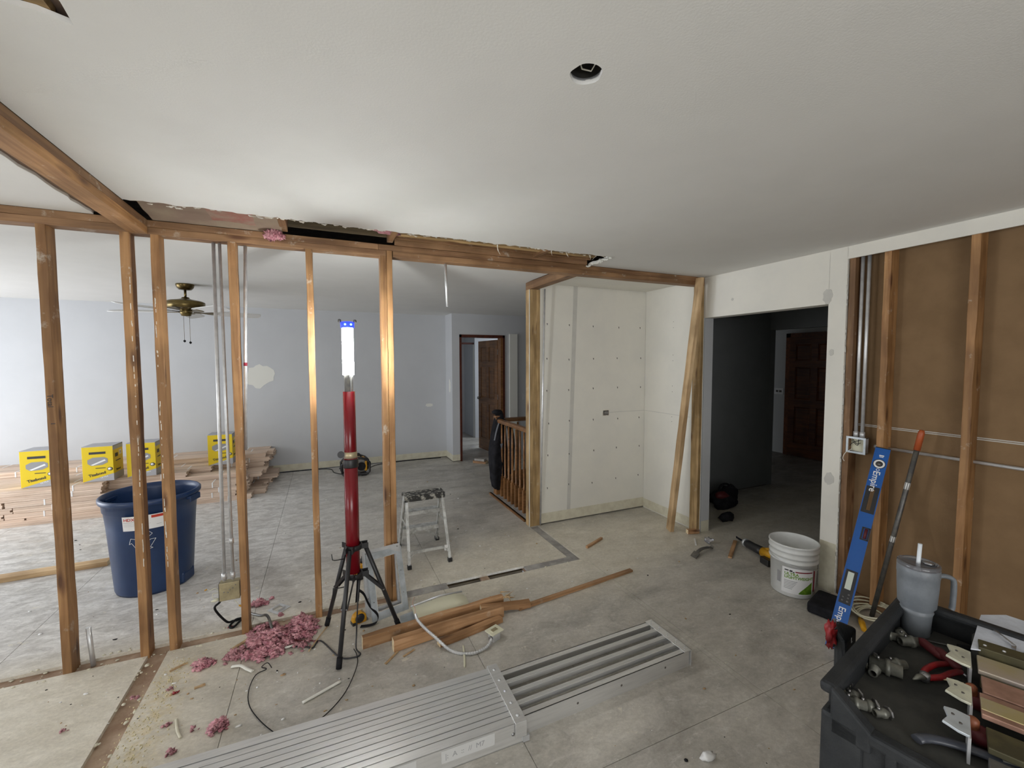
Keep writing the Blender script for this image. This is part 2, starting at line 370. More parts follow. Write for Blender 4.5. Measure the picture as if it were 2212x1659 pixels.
def board(name, a, b, w, t, face=(0, 0, 1), m='stud', label=None, cat=None, group=None, parent=None, cutend=False, jit=.0015):
    """board from a to b; its thickness t lies along 'face', its width w across"""
    _sd[0] += 1; a = V(a); b = V(b)
    X = frame(a, b - a, face)
    mb = board_mb((b - a).length, w, t, jit, max(4, int((b - a).length * 8)), _sd[0], cutend)
    mats = [m, 'cut_end'] if cutend else m
    o = mb.build(name, mats)
    if parent is not None:
        o.parent = parent; o.matrix_local = parent.matrix_world.inverted() @ X if parent.type != 'EMPTY' else Matrix.Translation(-parent.location) @ X
    else: o.matrix_world = X
    return tag(o, label, cat, group)
def text(name, body, size, X, m, parent, ext=.0004, align='LEFT', bold=0.0, wscale=1.0):
    cu = bpy.data.curves.new('lettering', 'FONT'); cu.body = body; cu.size = size; cu.extrude = ext; cu.align_x = align; cu.offset = bold; cu.resolution_u = 3
    t = bpy.data.objects.new('lettering_source', cu); COL.objects.link(t)
    dg = bpy.context.evaluated_depsgraph_get(); me = bpy.data.meshes.new_from_object(t.evaluated_get(dg))
    bpy.data.objects.remove(t); me.materials.clear(); me.materials.append(M[m])
    o = bpy.data.objects.new(name, me); COL.objects.link(o); o.parent = parent
    o.matrix_local = X @ Matrix.Diagonal((wscale, 1, 1, 1)); return o

# the scene continues below
# ================================================================== THE SETTING
def rect_sub(r, h):
    x0, x1, y0, y1 = r; a0, a1, b0, b1 = h
    if a0 >= x1 or a1 <= x0 or b0 >= y1 or b1 <= y0: return [r]
    out = []
    if a0 > x0: out.append((x0, a0, y0, y1))
    if a1 < x1: out.append((a1, x1, y0, y1))
    m0, m1 = max(x0, a0), min(x1, a1)
    if b0 > y0: out.append((m0, m1, y0, b0))
    if b1 < y1: out.append((m0, m1, b1, y1))
    return out
TRENCHES = [(.812, 1.075, -.02, .145), (1.135, 1.445, -.02, .145)]
STAIRHOLE = (2.02, 3.29, .96, 1.80)
sub = [(-5.1, 10, -5.6, 7.2)]
for h in TRENCHES + [STAIRHOLE]: sub = [q for r in sub for q in rect_sub(r, h)]
mb = MB()
for r in sub: mb.box(r[0], r[1], r[2], r[3], -.045, -.018)
floor = struct('floor', mb, 'subfloor')
SEAM_X = -.46
CHAN = [(-5.1, 1.94, 0, .090), (-.955, -.862, -2.6, 0), (1.852, 1.942, .09, .80)]
for i in range(-4, 9):
    for j in range(-2, 4):
        cell = (max(-.46 + 1.22 * i, -5.1) + .0013, min(-.46 + 1.22 * (i + 1), 10) - .0013, max(-1.6 + 2.44 * j, -5.6) + .0013, min(-1.6 + 2.44 * (j + 1), 7.2) - .0013)
        if cell[0] >= cell[1] or cell[2] >= cell[3]: continue
        rs = [cell]
        for h in CHAN + [STAIRHOLE]: rs = [q for r in rs for q in rect_sub(r, h)]
        rs = [r for r in rs if r[1] - r[0] > .004 and r[3] - r[2] > .004]
        if not rs: continue
        # panels wholly outside what this room shows are still laid so light can bounce
        mb = MB()
        for r in rs: mb.box(r[0], r[1], r[2], r[3], -.018, 0)
        mb.build('floor_panel', 'floor', floor)
# joists and blocking seen in the cut trench
mb = MB(); mb.box(.813, 1.444, .104, .142, -.28, -.040); mb.build('joist', 'sole', floor)
mb = MB(); mb.box(1.077, 1.133, .004, .086, -.28, -.02); mb.build('blocking', 'subgrey', floor)
mb = MB(); mb.box(.5, 1.7, -.1, .2, -.30, -.285); mb.build('cavity_bottom', 'cavity', floor)
mb = MB(); mb.box(1.447, 1.93, .002, .088, -.018, -.006); mb.box(1.856, 1.938, .09, .795, -.018, -.008); mb.build('floor_strip', 'subgrey', floor)
# remains of the old sole plate, still nailed down in the slot
for a, b in ((.46, .80),):
    board('sole_plate', (a, .048, -.0075), (b, .048, -.0075), .084, .012, m='subgrey', parent=floor)
rr = random.Random(5); mb = MB()
for k in range(260):
    x = rr.uniform(-3, 1.9); y = rr.choice([rr.uniform(-.03, .01), rr.uniform(.08, .12), rr.uniform(0, .09)]); s = rr.uniform(.003, .011)
    if .78 < x < 1.47: continue
    mb.blob((x, y, s * .2 - (.016 if 0 < y < .088 else 0)), s, k, .5, 3, 1, 0, (1, rr.uniform(.4, 1), .4))
for k in range(70):
    y = rr.uniform(-1.4, 0); x = rr.choice([rr.uniform(-.99, -.93), rr.uniform(-.88, -.82)]); s = rr.uniform(.003, .011)
    mb.blob((x, y, -.004), s, k, .5, 3, 1, 0, (1, 1.3, .4))
o = mb.build('gypsum_crumbs', 'primerbase', floor); o['kind'] = 'stuff'

# stairwell under the railing
st = struct('wall_stairwell', MB().box(2.0, 2.02, .96, 1.80, -2.2, -.018).box(2.02, 3.29, .94, .96, -2.2, -.018).box(2.02, 3.29, 1.80, 1.82, -2.2, -.018).box(3.29, 3.31, .94, 1.82, -2.2, -.018).box(2.0, 3.3, .94, 1.82, -2.25, -2.2), 'halllight')
for k in range(8):
    MB().box(2.05 + .16 * 0, 3.28 - .14 * k, .965, 1.795, -1.9 + .2 * k - .03, -1.9 + .2 * k).build('stair_tread', 'trimwood', st)

# ceiling: one sheet of drywall with the torn slot, the can light hole and the corner cut-out
def sheet(name, outer, holes, z0, z1, m):
    cu = bpy.data.curves.new(name, 'CURVE'); cu.dimensions = '2D'; cu.fill_mode = 'BOTH'; cu.extrude = (z1 - z0) / 2
    for poly in [outer] + holes:
        sp = cu.splines.new('POLY'); sp.points.add(len(poly) - 1); sp.use_cyclic_u = True
        for p, (x, y) in zip(sp.points, poly): p.co = (x, y, 0, 1)
    t = bpy.data.objects.new('sheet_source', cu); COL.objects.link(t)
    dg = bpy.context.evaluated_depsgraph_get(); me = bpy.data.meshes.new_from_object(t.evaluated_get(dg)); bpy.data.objects.remove(t)
    me.materials.clear(); me.materials.append(M[m]); o = bpy.data.objects.new(name, me); COL.objects.link(o); o.location = (0, 0, (z0 + z1) / 2)
    return o
rr = random.Random(11)
edge = []; x = -.86
while x < 1.97:
    edge.append((x, -.305 + rr.uniform(-.012, .012) + .02 * math.sin(x * 2.2) * (x < .3))); x += rr.uniform(.012, .04)
outer = [(-5.0, -5.5), (3.29, -5.5), (3.29, -.001), (1.985, -.001)]
y = -.02
while y > -.30: outer.append((1.975 + rr.uniform(-.012, .012), y)); y -= rr.uniform(.012, .03)
outer += list(reversed(edge)) + [(-.861, -.31), (-.861, -1.66)]
outer += [(-.861, -2.5), (-1.0, -2.5)]
y = -2.45
while y < -.03: outer.append((-1.085 + rr.uniform(-.008, .008), y)); y += rr.uniform(.03, .09)
outer += [(-1.085, -.001), (-5.0, -.001)]
can = [(.668 + .043 * math.cos(a) * (1 + .05 * math.sin(5 * a)), -1.955 + .043 * math.sin(a)) for a in [2 * PI * k / 32 for k in range(32)]]
cut = [(-.508, -1.625), (-.56, -1.648), (-.62, -1.652), (-.74, -1.70), (-.80, -2.2), (-.55, -2.2), (-.515, -1.80), (-.50, -1.70)]
ceil_n = sheet('ceiling', outer, [can, cut], 2.44, 2.4527, 'ceiling'); ceil_n['kind'] = 'structure'
ceil_f = sheet('ceiling', [(-5.0, .09), (1.85, .09), (1.85, .80), (3.4, .80), (3.4, 2.0), (10, 2.0), (10, 7.2), (-5, 7.2)], [], 2.44, 2.4527, 'ceiling'); ceil_f['kind'] = 'structure'
ceil_c = sheet('ceiling', [(1.94, .09), (3.29, .09), (3.29, .80), (1.94, .80)], [], 2.425, 2.4527, 'primer'); ceil_c['kind'] = 'structure'
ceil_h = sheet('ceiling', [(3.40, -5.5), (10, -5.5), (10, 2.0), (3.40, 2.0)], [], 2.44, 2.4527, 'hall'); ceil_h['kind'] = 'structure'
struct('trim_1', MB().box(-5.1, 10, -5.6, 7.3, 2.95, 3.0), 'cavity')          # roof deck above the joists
# ragged paper and gypsum along the torn edge, and crumbs of board
mb = MB(); rr = random.Random(3)
for k in range(120):
    x = rr.uniform(-.80, 1.96); y = -.302 + rr.uniform(-.008, .014); L = rr.uniform(.008, .04); a = rr.uniform(-.5, .5)
    X = Matrix.Translation((x, y, 2.440 + rr.uniform(-.004, .006))) @ Matrix.Rotation(a, 4, 'Z') @ Matrix.Rotation(rr.uniform(-.5, .5), 4, 'X')
    mb.add([(0, 0, 0), (L, rr.uniform(-.003, .003), 0), (L * .8, rr.uniform(.002, .006), rr.uniform(-.005, .003)), (L * .2, rr.uniform(.002, .006), rr.uniform(-.005, .003)), (0, 0, .003), (L, 0, .003), (L * .8, .005, .002), (L * .2, .004, .002)], [(0, 1, 2, 3), (7, 6, 5, 4), (0, 4, 5, 1), (1, 5, 6, 2), (2, 6, 7, 3), (3, 7, 4, 0)], 0, False, X)
o = mb.build('torn_paper_edge', 'torn', ceil_n, loc=(0, 0, 0)); o.location = (0, 0, -ceil_n.location.z); o['kind'] = 'stuff'
def cpart(mbx, name, m):
    o = mbx.build(name, m, ceil_n); o.location = (0, 0, -ceil_n.location.z); return o
pts = [(1.076 + .002 * k, -.293 + .012 * math.sin(k * .5), 2.440 - .0085 * k) for k in range(9)]
cpart(MB().tube(pts, [.004, .004, .004, .0035, .003, .003, .0025, .002, .001], 5, flat=.3), 'hanging_paper_strip', 'torn')
for x0, dx in ((1.48, .02), (1.60, .035), (1.80, .03), (1.86, -.02)):
    cpart(MB().tube([(x0, -.30, 2.438), (x0 + dx * .5, -.285, 2.428), (x0 + dx, -.275, 2.413)], [.004, .003, .0015], 5, flat=.35), 'paper_shred', 'torn')
mb = MB(); rr = random.Random(9)
for k in range(26):
    t = k / 25; mb.blob((1.975 + rr.uniform(-.01, .01), .0 - .31 * t, 2.436 + rr.uniform(-.006, .006)), rr.uniform(.008, .018), k, .5, 3, 1, 0, (1, 1.4, .6))
o = cpart(mb, 'broken_gypsum_end', 'spackle'); o['kind'] = 'stuff'
# joists, blocking and facing above the slot
for x in (-.20, .42, 1.5): board('ceiling_joist', (x, -2.4, 2.525), (x, .0, 2.525), .140, .038, face=(1, 0, 0), m='plate').update_tag()
for o in [o for o in COL.objects if o.name.startswith('ceiling_joist')]:
    o.parent = ceil_n; o.matrix_parent_inverse = Matrix.Translation((0, 0, -ceil_n.location.z))
cpart(MB().box(.45, 1.97, -.012, .0, 2.441, 2.60).box(.45, 1.97, -.06, -.045, 2.47, 2.62), 'rim_board', 'plate')
cpart(MB().box(.46, 1.96, -.15, -.10, 2.475, 2.53), 'furring_strip', 'post')
mb = MB(); n = 24
for i in range(n):
    x0 = -.84 + .63 * i / n; x1 = -.84 + .63 * (i + 1) / n
    for j in range(5):
        f = lambda x, j: (x, .003 - .065 * j + .004 * math.sin(x * 19 + j), 2.442 + .006 * j + (.006 * math.sin(x * 13 + j * 1.7) + .006 if j else 0))
        mb.add([f(x0, j), f(x1, j), f(x1, j + 1), f(x0, j + 1)], [(0, 1, 2, 3)], 1 if (.42 < i / n < .78 and 1 <= j <= 3) else 0, True)
cpart(mb, 'torn_kraft_facing', ['kraft', 'kraftred'])
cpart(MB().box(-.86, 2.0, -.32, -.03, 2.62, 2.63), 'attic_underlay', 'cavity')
cpart(MB().box(-.18, .40, -.010, -.0, 2.485, 2.61), 'rim_board', 'sole')
cpart(MB().box(-1.12, -.953, -2.55, -.0, 2.4535, 2.462), 'backing_strip', 'kraft')
cpart(MB().box(-1.0, -.45, -2.4, -1.55, 2.475, 2.485), 'backing_strip', 'kraft')
cpart(MB().box(-.58, -.54, -2.3, -1.62, 2.4535, 2.4745), 'furring_strip', 'post')
mb = MB()
for k in range(10):
    a = rr.uniform(0, 6.28); mb.blob((.30 + .03 * k * .5, -.18 + .05 * math.sin(a), 2.50 + .02 * math.cos(a)), .035, k, .5, 2.5, 2, 0, (1.2, 1, .6))
o = cpart(mb, 'attic_insulation', 'pinkdull'); o['kind'] = 'stuff'
# can light: rim and can
can_r = MB().lathe([(.046, -.001), (.048, .0), (.047, .012), (.044, .02), (.044, .15), (.0, .15)], 32, (.668, -1.955, 2.4535), cap=False)
can_t = thing('recessed_light_can', 'empty recessed light can in the ceiling with loose wires inside', 'light fitting', (.668, -1.955, 2.4545))
MB().lathe([(.0455, .0), (.0475, .001), (.0475, .11), (.03, .112), (.0, .112)], 32, (0, 0, 0), cap=False).build('can_shell', 'darksteel', can_t)
MB().lathe([(.0425, -.004), (.046, -.004), (.046, .003), (.0425, .003), (.0425, -.004)], 32, (0, 0, 0), cap=False).build('can_rim', 'galv', can_t)
MB().tube([(-.03, .01, .09), (-.005, -.02, .03), (.022, -.01, .012), (.024, .012, .008), (.0, .02, .012), (-.015, .012, .03)], .0022, 6).build('loose_wire', 'wirewhite', can_t)
MB().tube([(.02, .03, .1), (.03, -.015, .02), (.012, -.026, .005), (-.01, -.018, .012)], .002, 6).build('loose_wire', 'wirewhite', can_t)

# partition plates -----------------------------------------------------------------
board('top_plate', (-4.9, .0445, 2.421), (.345, .0445, 2.421), .089, .038, m='plate', label='upper board of the long double top plate, left half, against the ceiling', cat='lumber', jit=.001)
board('top_plate', (.347, .0445, 2.421), (3.285, .0445, 2.421), .089, .038, m='plate', label='upper board of the long double top plate, right half, under the torn ceiling slot', cat='lumber', jit=.001)
board('top_plate', (-4.9, .0445, 2.383), (.395, .0445, 2.383), .089, .038, m='plate', label='lower board of the double top plate, left of the doubled stud', cat='lumber', jit=.001)
board('top_plate', (.44, .0445, 2.383), (3.285, .0445, 2.383), .089, .038, m='plate', label='lower board of the double top plate, from the doubled stud to the right wall', cat='lumber', jit=.001)
board('ceiling_plate', (-.907, -2.6, 2.383), (-.907, -.004, 2.383), .089, .038, m='stud', label='lower board of the beam that runs from the wall plate toward the viewer', cat='lumber', jit=.001)
board('ceiling_plate', (-.907, -2.6, 2.421), (-.907, -.004, 2.421), .089, .038, m='plate', label='upper board of the beam that runs toward the viewer, tight to the ceiling', cat='lumber', jit=.001)
board('short_top_plate', (1.897, .092, 2.402), (1.897, .888, 2.402), .089, .076, m='plate', label='short top plate running back from the long plate to the corner post', cat='lumber', jit=.001)
# studs -----------------------------------------------------------------------------
for x, lab in ((-1.316, 'leftmost wall stud, pencilled letters on its front edge'), (-.986, 'second wall stud from the left, in front of the blue bin'),
               (-.855, 'third wall stud from the left, with splinters along its edge'), (-.497, 'wall stud beside the metal conduits and junction box'),
               (-.088, 'thin wall stud left of the red work light, patched with glue')):
    o = board('wall_stud', (x + .019, .0445, -.017), (x + .019, .0445, 2.364), .089, .038, face=(1, 0, 0), m='stud', label=lab, cat='stud')
    if x == -1.316:
        X = Matrix(((0, 0, 1, 1.54), (0, -1, 0, -.0), (1, 0, 0, 0), (0, 0, 0, 1)))
        s1 = o
for x, lab in ((.358, 'left stud of the doubled pair right of the work light'), (.3975, 'right stud of the doubled pair, toward the step stool')):
    board('wall_stud', (x + .019, .0445, -.017), (x + .019, .0445, 2.402 if x > .38 else 2.364), .089, .038, face=(1, 0, 0), m='stud', label=lab, cat='stud')
for xs in (-.986, -.855):
    so_ = [o for o in COL.objects if o.name.startswith('wall_stud') and abs(o.location.x - xs - .019) < .002][0]
    mb = MB(); rr = random.Random(int(-xs * 1000))
    for k in range(34):
        z = rr.uniform(.5, 2.2) if xs < -.9 else rr.uniform(.45, 2.05); h_ = rr.uniform(.006, .045)
        x = xs + .036 + rr.uniform(-.002, .001) if xs < -.9 else xs + .010 + rr.uniform(-.002, .002)
        mb.box(x - .0016, x + .0016, -.0022, .0005, z, z + h_)
    mb.build('drywall_residue', 'torn', None); q_ = bpy.data.objects['drywall_residue'] if xs < -.9 else COL.objects[-1]
    q_.parent = so_; q_.matrix_parent_inverse = so_.matrix_world.inverted(); q_['kind'] = 'stuff'
# pencilled word on the leftmost stud (reads downwards), on the edge that faces the room
tx = text('pencil_writing', 'Total', .032, Matrix.Identity(4), 'ink', s1, ext=.0003)
tx.matrix_local = s1.matrix_world.inverted() @ Matrix(((0, 1, 0, -1.308), (0, 0, -1, -.0018), (-1, 0, 0, 1.50), (0, 0, 0, 1)))
MB().box(-1.300, -1.284, -.002, -.0005, 1.345, 1.349).build('pencil_mark', 'ink', None)
pm = bpy.data.objects['pencil_mark']; pm.parent = s1; pm.matrix_parent_inverse = s1.matrix_world.inverted()
# corner post of three studs beside the closet
for k, lab in enumerate(('left board of the knotty corner post at the closet', 'middle board of the knotty corner post at the closet', 'right board of the knotty corner post, under the thin conduit')):
    x = 1.852 + .0385 * k
    board('post_stud', (x + .019, .845, .0), (x + .019, .845, 2.364), .089, .038, face=(1, 0, 0), m='post', label=lab, cat='stud')
MB().box(1.846, 1.8515, .797, .803, 0, 2.36).build('trim_2', 'spackle', None)['kind'] = 'structure'
board('wall_stud', (3.266, .0445, 0), (3.266, .0445, 2.364), .089, .038, face=(1, 0, 0), m='post', label='end stud standing against the right wall behind the leaning board', cat='stud')
board('leaning_board', (3.075, .165, .0), (3.17, -.052, 2.42), .089, .038, face=(1, -.35, 0), m='fresh', label='long pale board leaning between floor and top plate beside the hallway', cat='lumber')
# right wall: framed bay with brown backing
for y, lab in ((-1.219, 'reddish stud at the edge of the cut drywall, behind the pair of conduits'), (-1.417, 'stud in the brown bay behind the blue level'), (-1.817, 'knotty stud in the brown bay at the far right'), (-2.22, 'hidden stud further along the brown bay'), (-2.63, 'hidden stud nearest the photographer')):
    if y < -2: continue
    board('bay_stud', (3.346, y, 0.0), (3.346, y, 2.402), .089, .038, face=(0, 1, 0), m='plate' if y > -1.3 else 'stud', label=lab, cat='stud')
board('bay_sole_plate', (3.346, -5.4, .019), (3.346, -1.20, .019), .089, .038, m='plate', label='sole plate on the floor of the brown framed bay', cat='lumber')
bw = struct('wall_bay', MB().box(3.392, 3.41, -5.5, -1.19, 0, 2.44), 'halllight')
MB().box(3.391, 3.3925, -5.5, -1.195, 1.2205, 2.44).build('backing_panel', 'brown', bw)
MB().box(3.391, 3.3925, -5.5, -1.195, 0.0, 1.2195).build('backing_panel', 'brown', bw)
MB().box(3.3895, 3.391, -5.5, -1.195, 1.2230, 1.2275).box(3.3895, 3.391, -5.5, -1.195, 1.2125, 1.2170).build('panel_edge_strip', 'tape', bw)
wr = struct('wall_right', MB().box(3.29, 3.41, -1.195, -1.082, 0, 2.44).box(3.29, 3.41, -1.083, 0.012, 2.064, 2.44)
            .box(3.29, 3.303, -5.5, -1.194, 2.356, 2.44).box(3.292, 3.41, .012, .80, 0, 2.44), 'primer')
# rough the cut edge and spackle patches
mb = MB(); rr = random.Random(21)
for k in range(60): mb.blob((3.292, -1.195 - rr.uniform(0, .004), rr.uniform(0.02, 2.34)), rr.uniform(.004, .010), k, .6, 3, 1, 0, (.5, .6, 2))
o = mb.build('crumbled_edge', 'tape', wr); o['kind'] = 'stuff'
def patch(name, c, nrm, r, m, parent, seed, sq=(1, 1), th=.0016):
    rr = random.Random(seed); n = 22; poly = []
    for k in range(n):
        a = 2 * PI * k / n; q = r * (1 + rr.uniform(-.16, .16)); poly.append((q * math.cos(a) * sq[0], q * math.sin(a) * sq[1]))
    X = frame(c, (0, 0, 1), nrm)
    o = MB().prism(poly, 0, th, 0, X).build(name, m, parent); return o
patch('spackle_patch', (3.289, -1.075, 2.12), (-1, 0, 0), .035, 'tape', wr, 3, (1.5, .9))
patch('spackle_patch', (3.289, -1.13, .82), (-1, 0, 0), .03, 'tape', wr, 4, (1.6, 1))
patch('spackle_patch', (3.289, -1.115, 1.72), (-1, 0, 0), .014, 'tape', wr, 5, (1.6, 1))
patch('spackle_patch', (3.289, -.30, 2.20), (-1, 0, 0), .012, 'tape', wr, 6)
MB().box(3.288, 3.290, -1.19, -1.086, .002, .36).build('unpainted_strip', 'primerbase', wr)
MB().box(3.30, 3.41, -.0005, .0115, 0.0, 2.064).build('jamb_lining', 'farwall', wr)
MB().box(3.284, 3.290, -.002, .012, 0.0, 2.064).build('corner_bead', 'spackle', wr)
MB().box(3.302, 3.405, -.002, .0, .0, .11).build('unpainted_strip', 'primerbase', wr)
# closet
wc = struct('wall_closet', MB().box(1.968, 5.37, .803, .92, .012, 2.44), 'primer')
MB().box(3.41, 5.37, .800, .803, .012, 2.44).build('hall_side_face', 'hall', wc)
MB().box(1.98, 3.29, .8005, .803, .014, .115).build('unpainted_strip', 'primerbase', wc)
MB().box(3.2885, 3.292, .09, .80, .010, .105).build('unpainted_strip', 'primerbase', wr)
X = Matrix.Identity(4)
MB().add([(2.285, .8015, .115), (2.325, .8015, .115), (2.402, .8015, 2.425), (2.352, .8015, 2.425), (2.285, .8035, .115), (2.325, .8035, .115), (2.402, .8035, 2.425), (2.352, .8035, 2.425)], [(0, 1, 2, 3), (4, 7, 6, 5), (0, 4, 5, 1), (1, 5, 6, 2), (2, 6, 7, 3), (3, 7, 4, 0)]).build('joint_tape', 'tape', wc)
mb = MB(); rr = random.Random(8)
for x in (2.055, 2.312, 2.605, 2.915, 3.225):
    for z in (2.025, 1.685, 1.372, 1.04, .71, .372):
        xx = x + rr.uniform(-.012, .012); zz = z + rr.uniform(-.01, .01)
        mb.box(xx - .003, xx + .003, .8008, .8032, zz - .012, zz + .006); mb.box(xx - .006, xx + .002, .8008, .8032, zz - .002, zz + .006)
for z in (2.06, 2.0, 1.72, 1.66, 1.40, 1.34, 1.08, 1.03):
    mb.box(3.2905, 3.2925, .385, .390, z, z + .006)
o = mb.build('nail_holes', 'nail', wc); o['kind'] = 'stuff'
MB().box(2.80, 3.29, .8002, .8032, 1.106, 1.110).build('scored_line', 'tape', wc)
MB().box(3.2895, 3.2925, .15, .80, 1.106, 1.110).build('scored_line', 'tape', wr)
ob = thing('outlet_opening', 'small rectangular outlet cut-out in the back wall of the closet', 'outlet', (2.765, .801, 1.105))
MB().box(-.043, .043, -.002, .002, -.032, -.026).box(-.043, .043, -.002, .002, .026, .032).box(-.043, -.036, -.002, .002, -.026, .026).box(.036, .043, -.002, .002, -.026, .026).build('cut_edge', 'torn', ob)
MB().box(-.036, .036, -.001, .0012, -.026, .026).build('box_inside', 'darksteel', ob)
MB().box(-.02, .03, -.003, 0, -.012, .012).box(-.001, .001, -.004, 0, -.02, .02).build('device', 'steel', ob)
# far room
wf = struct('wall_far', MB().box(-5.1, 1.915, 4.2, 4.32, .014, 2.44), 'farwall')
MB().box(-5.0, 1.912, 4.197, 4.2, .014, .115).build('unpainted_strip', 'primerbase', wf)
for k, (x, z, r, s) in enumerate(((-.86, 1.46, .165, (1.0, 1.05)), (1.62, .92, .05, (.6, 1.3)))): patch('spackle_patch', (x, 4.2, z), (0, -1, 0), r, 'spackle', wf, 30 + k, s)
wd = struct('wall_doorway', MB().box(1.915, 2.04, 3.80, 4.32, .012, 2.44).box(2.04, 2.845, 3.80, 3.92, 2.10, 2.44).box(2.845, 7.5, 3.80, 3.92, .0, 2.44), 'farwall')
MB().box(1.912, 1.915, 3.80, 4.20, .012, .115).box(1.912, 2.04, 3.797, 3.80, .012, .115).build('unpainted_strip', 'primerbase', wd)
patch('spackle_patch', (1.915, 3.95, 1.25), (-1, 0, 0), .05, 'spackle', wd, 35, (2.2, .9))
struct('lit_wall_strip', MB().box(2.93, 3.075, 3.77, 3.80, 0, 2.125), 'spackle')  # pale paint standing in for a lit wall surface past the door
sw = thing('light_switch', 'beige switch plate on the grey wall past the stair railing', 'switch', (3.224, 3.80, 1.04))
MB().box(-.035, .035, -.006, 0, -.057, .057).build('cover_plate', 'farwall', sw, bevel=.002); MB().box(-.005, .005, -.012, -.006, -.012, .012).build('toggle', 'farwall', sw)
# bedroom door and casing
d1 = struct('door_1', MB().box(2.04, 2.075, 3.785, 3.935, 0, 2.10).box(2.81, 2.845, 3.785, 3.935, 0, 2.10).box(2.04, 2.845, 3.785, 3.935, 2.055, 2.10), 'casing')
MB().box(2.770, 2.81, 3.79, 3.93, 0, 2.055).build('hinge_jamb', 'trimwood', d1)
def panel_door(parent, w, h, t, m, X, knob=None, knobside=1):
    lf = MB(); a = .105; mid = w / 2
    lf.box(0, a, 0, t, 0, h); lf.box(w - a, w, 0, t, 0, h); lf.box(mid - .05, mid + .05, 0, t, 0, h)
    for z0, z1 in ((0, .22), (.86, .98), (1.54, 1.64), (h - .12, h)): lf.box(a, mid - .05, 0, t, z0, z1).box(mid + .05, w - a, 0, t, z0, z1)
    leaf = lf.build('door_leaf', m, parent, X=X)
    for x0, x1 in ((a, mid - .05), (mid + .05, w - a)):
        for z0, z1 in ((.22, .86), (.98, 1.54), (1.64, h - .12)):
            q = MB().box(x0, x1, t * .3, t * .7, z0, z1)
            q.add([(x0 + .03, t * .1, z0 + .03), (x1 - .03, t * .1, z0 + .03), (x1 - .03, t * .1, z1 - .03), (x0 + .03, t * .1, z1 - .03), (x0 + .008, t * .3, z0 + .008), (x1 - .008, t * .3, z0 + .008), (x1 - .008, t * .3, z1 - .008), (x0 + .008, t * .3, z1 - .008)], [(0, 1, 2, 3), (0, 4, 5, 1), (1, 5, 6, 2), (2, 6, 7, 3), (3, 7, 4, 0)])
            q.add([(x0 + .03, t * .9, z0 + .03), (x1 - .03, t * .9, z0 + .03), (x1 - .03, t * .9, z1 - .03), (x0 + .03, t * .9, z1 - .03), (x0 + .008, t * .7, z0 + .008), (x1 - .008, t * .7, z0 + .008), (x1 - .008, t * .7, z1 - .008), (x0 + .008, t * .7, z1 - .008)], [(0, 1, 2, 3), (0, 4, 5, 1), (1, 5, 6, 2), (2, 6, 7, 3), (3, 7, 4, 0)])
            q.build('door_panel', m, leaf)
    if knob is not None:
        for s in (-1, 1): MB().lathe([(.02, 0), (.012, .012), (.012, .03), (.028, .045), (.026, .065), (.0, .07)], 16, (0, 0, 0), X=Matrix.Translation((knob, t / 2, .96)) @ Matrix.Rotation(s * PI / 2, 4, 'X')).build('door_knob', 'steel', leaf)
    return leaf
X = Matrix.Translation((2.80, 3.945, .012)) @ Matrix.Rotation(math.radians(97), 4, 'Z')
panel_door(d1, .74, 2.02, .035, 'trimwood', X, knob=.68)
for z in (.25, 1.03, 1.82): MB().box(2.765, 2.80, 3.935, 3.95, z - .045, z + .045).build('hinge', 'steel', d1)
# bedroom beyond
struct('wall_bedroom', MB().box(1.5, 3.0, 6.5, 6.6, .012, 2.44).box(2.97, 3.02, 5.85, 6.5, 0, 2.44).box(2.97, 5, 5.75, 5.85, .0, 2.44).box(1.4, 1.5, 4.33, 7.2, 0, 2.44), 'farwall')
struct('trim_4', MB().box(2.5, 3.02, 5.80, 5.83, 2.02, 2.06), 'casing')
struct('trim_5', MB().box(2.96, 2.985, 5.79, 5.85, 0, 2.02).box(3.14, 3.165, 5.73, 5.75, 0, 2.06), 'spackle')
# hallway beyond the right-hand opening
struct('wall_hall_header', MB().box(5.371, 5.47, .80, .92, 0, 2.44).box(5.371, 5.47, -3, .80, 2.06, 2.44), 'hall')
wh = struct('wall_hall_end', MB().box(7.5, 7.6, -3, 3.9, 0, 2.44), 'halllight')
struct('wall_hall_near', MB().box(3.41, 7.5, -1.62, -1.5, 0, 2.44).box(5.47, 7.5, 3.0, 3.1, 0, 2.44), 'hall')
d2 = struct('door_2', MB().box(7.43, 7.5, 1.88, 1.955, 0, 2.13).box(7.43, 7.5, .98, 1.055, 0, 2.13).box(7.43, 7.5, .98, 1.955, 2.06, 2.13), 'darkdoor')
panel_door(d2, .83, 2.05, .035, 'darkdoor', Matrix.Translation((7.462, 1.055, .01)) @ Matrix.Rotation(PI / 2, 4, 'Z') @ Matrix.Translation((0, 0, 0)), knob=.07)
d3 = struct('door_3', MB().box(7.40, 7.5, 2.30, 2.36, 0, 2.13), 'darkdoor'); panel_door(d3, .8, 2.05, .035, 'darkdoor', Matrix.Translation((7.47, 2.36, .01)) @ Matrix.Rotation(PI / 2, 4, 'Z'))
o = thing('outlet_box', 'pale double wall box with two dark openings, in the hallway beyond the doorway', 'outlet', (7.497, 2.10, 1.11))
MB().box(-.01, .0, -.085, .085, -.055, .055).build('cover_plate', 'white', o, bevel=.003)
for y in (-.03, .03): MB().box(-.013, -.01, y - .022, y + .022, -.018, .018).build('socket', 'nail', o)
vt = thing('wall_vent', 'dark vent grille high on the hallway wall', 'vent', (4.70, .80, 2.24))
MB().box(-.17, .17, -.008, 0, -.06, .06).build('vent_frame', 'hall', vt)
for k in range(7): MB().box(-.15, .15, -.014, -.008, -.045 + k * .015, -.039 + k * .015).build('slat', 'darksteel', vt)
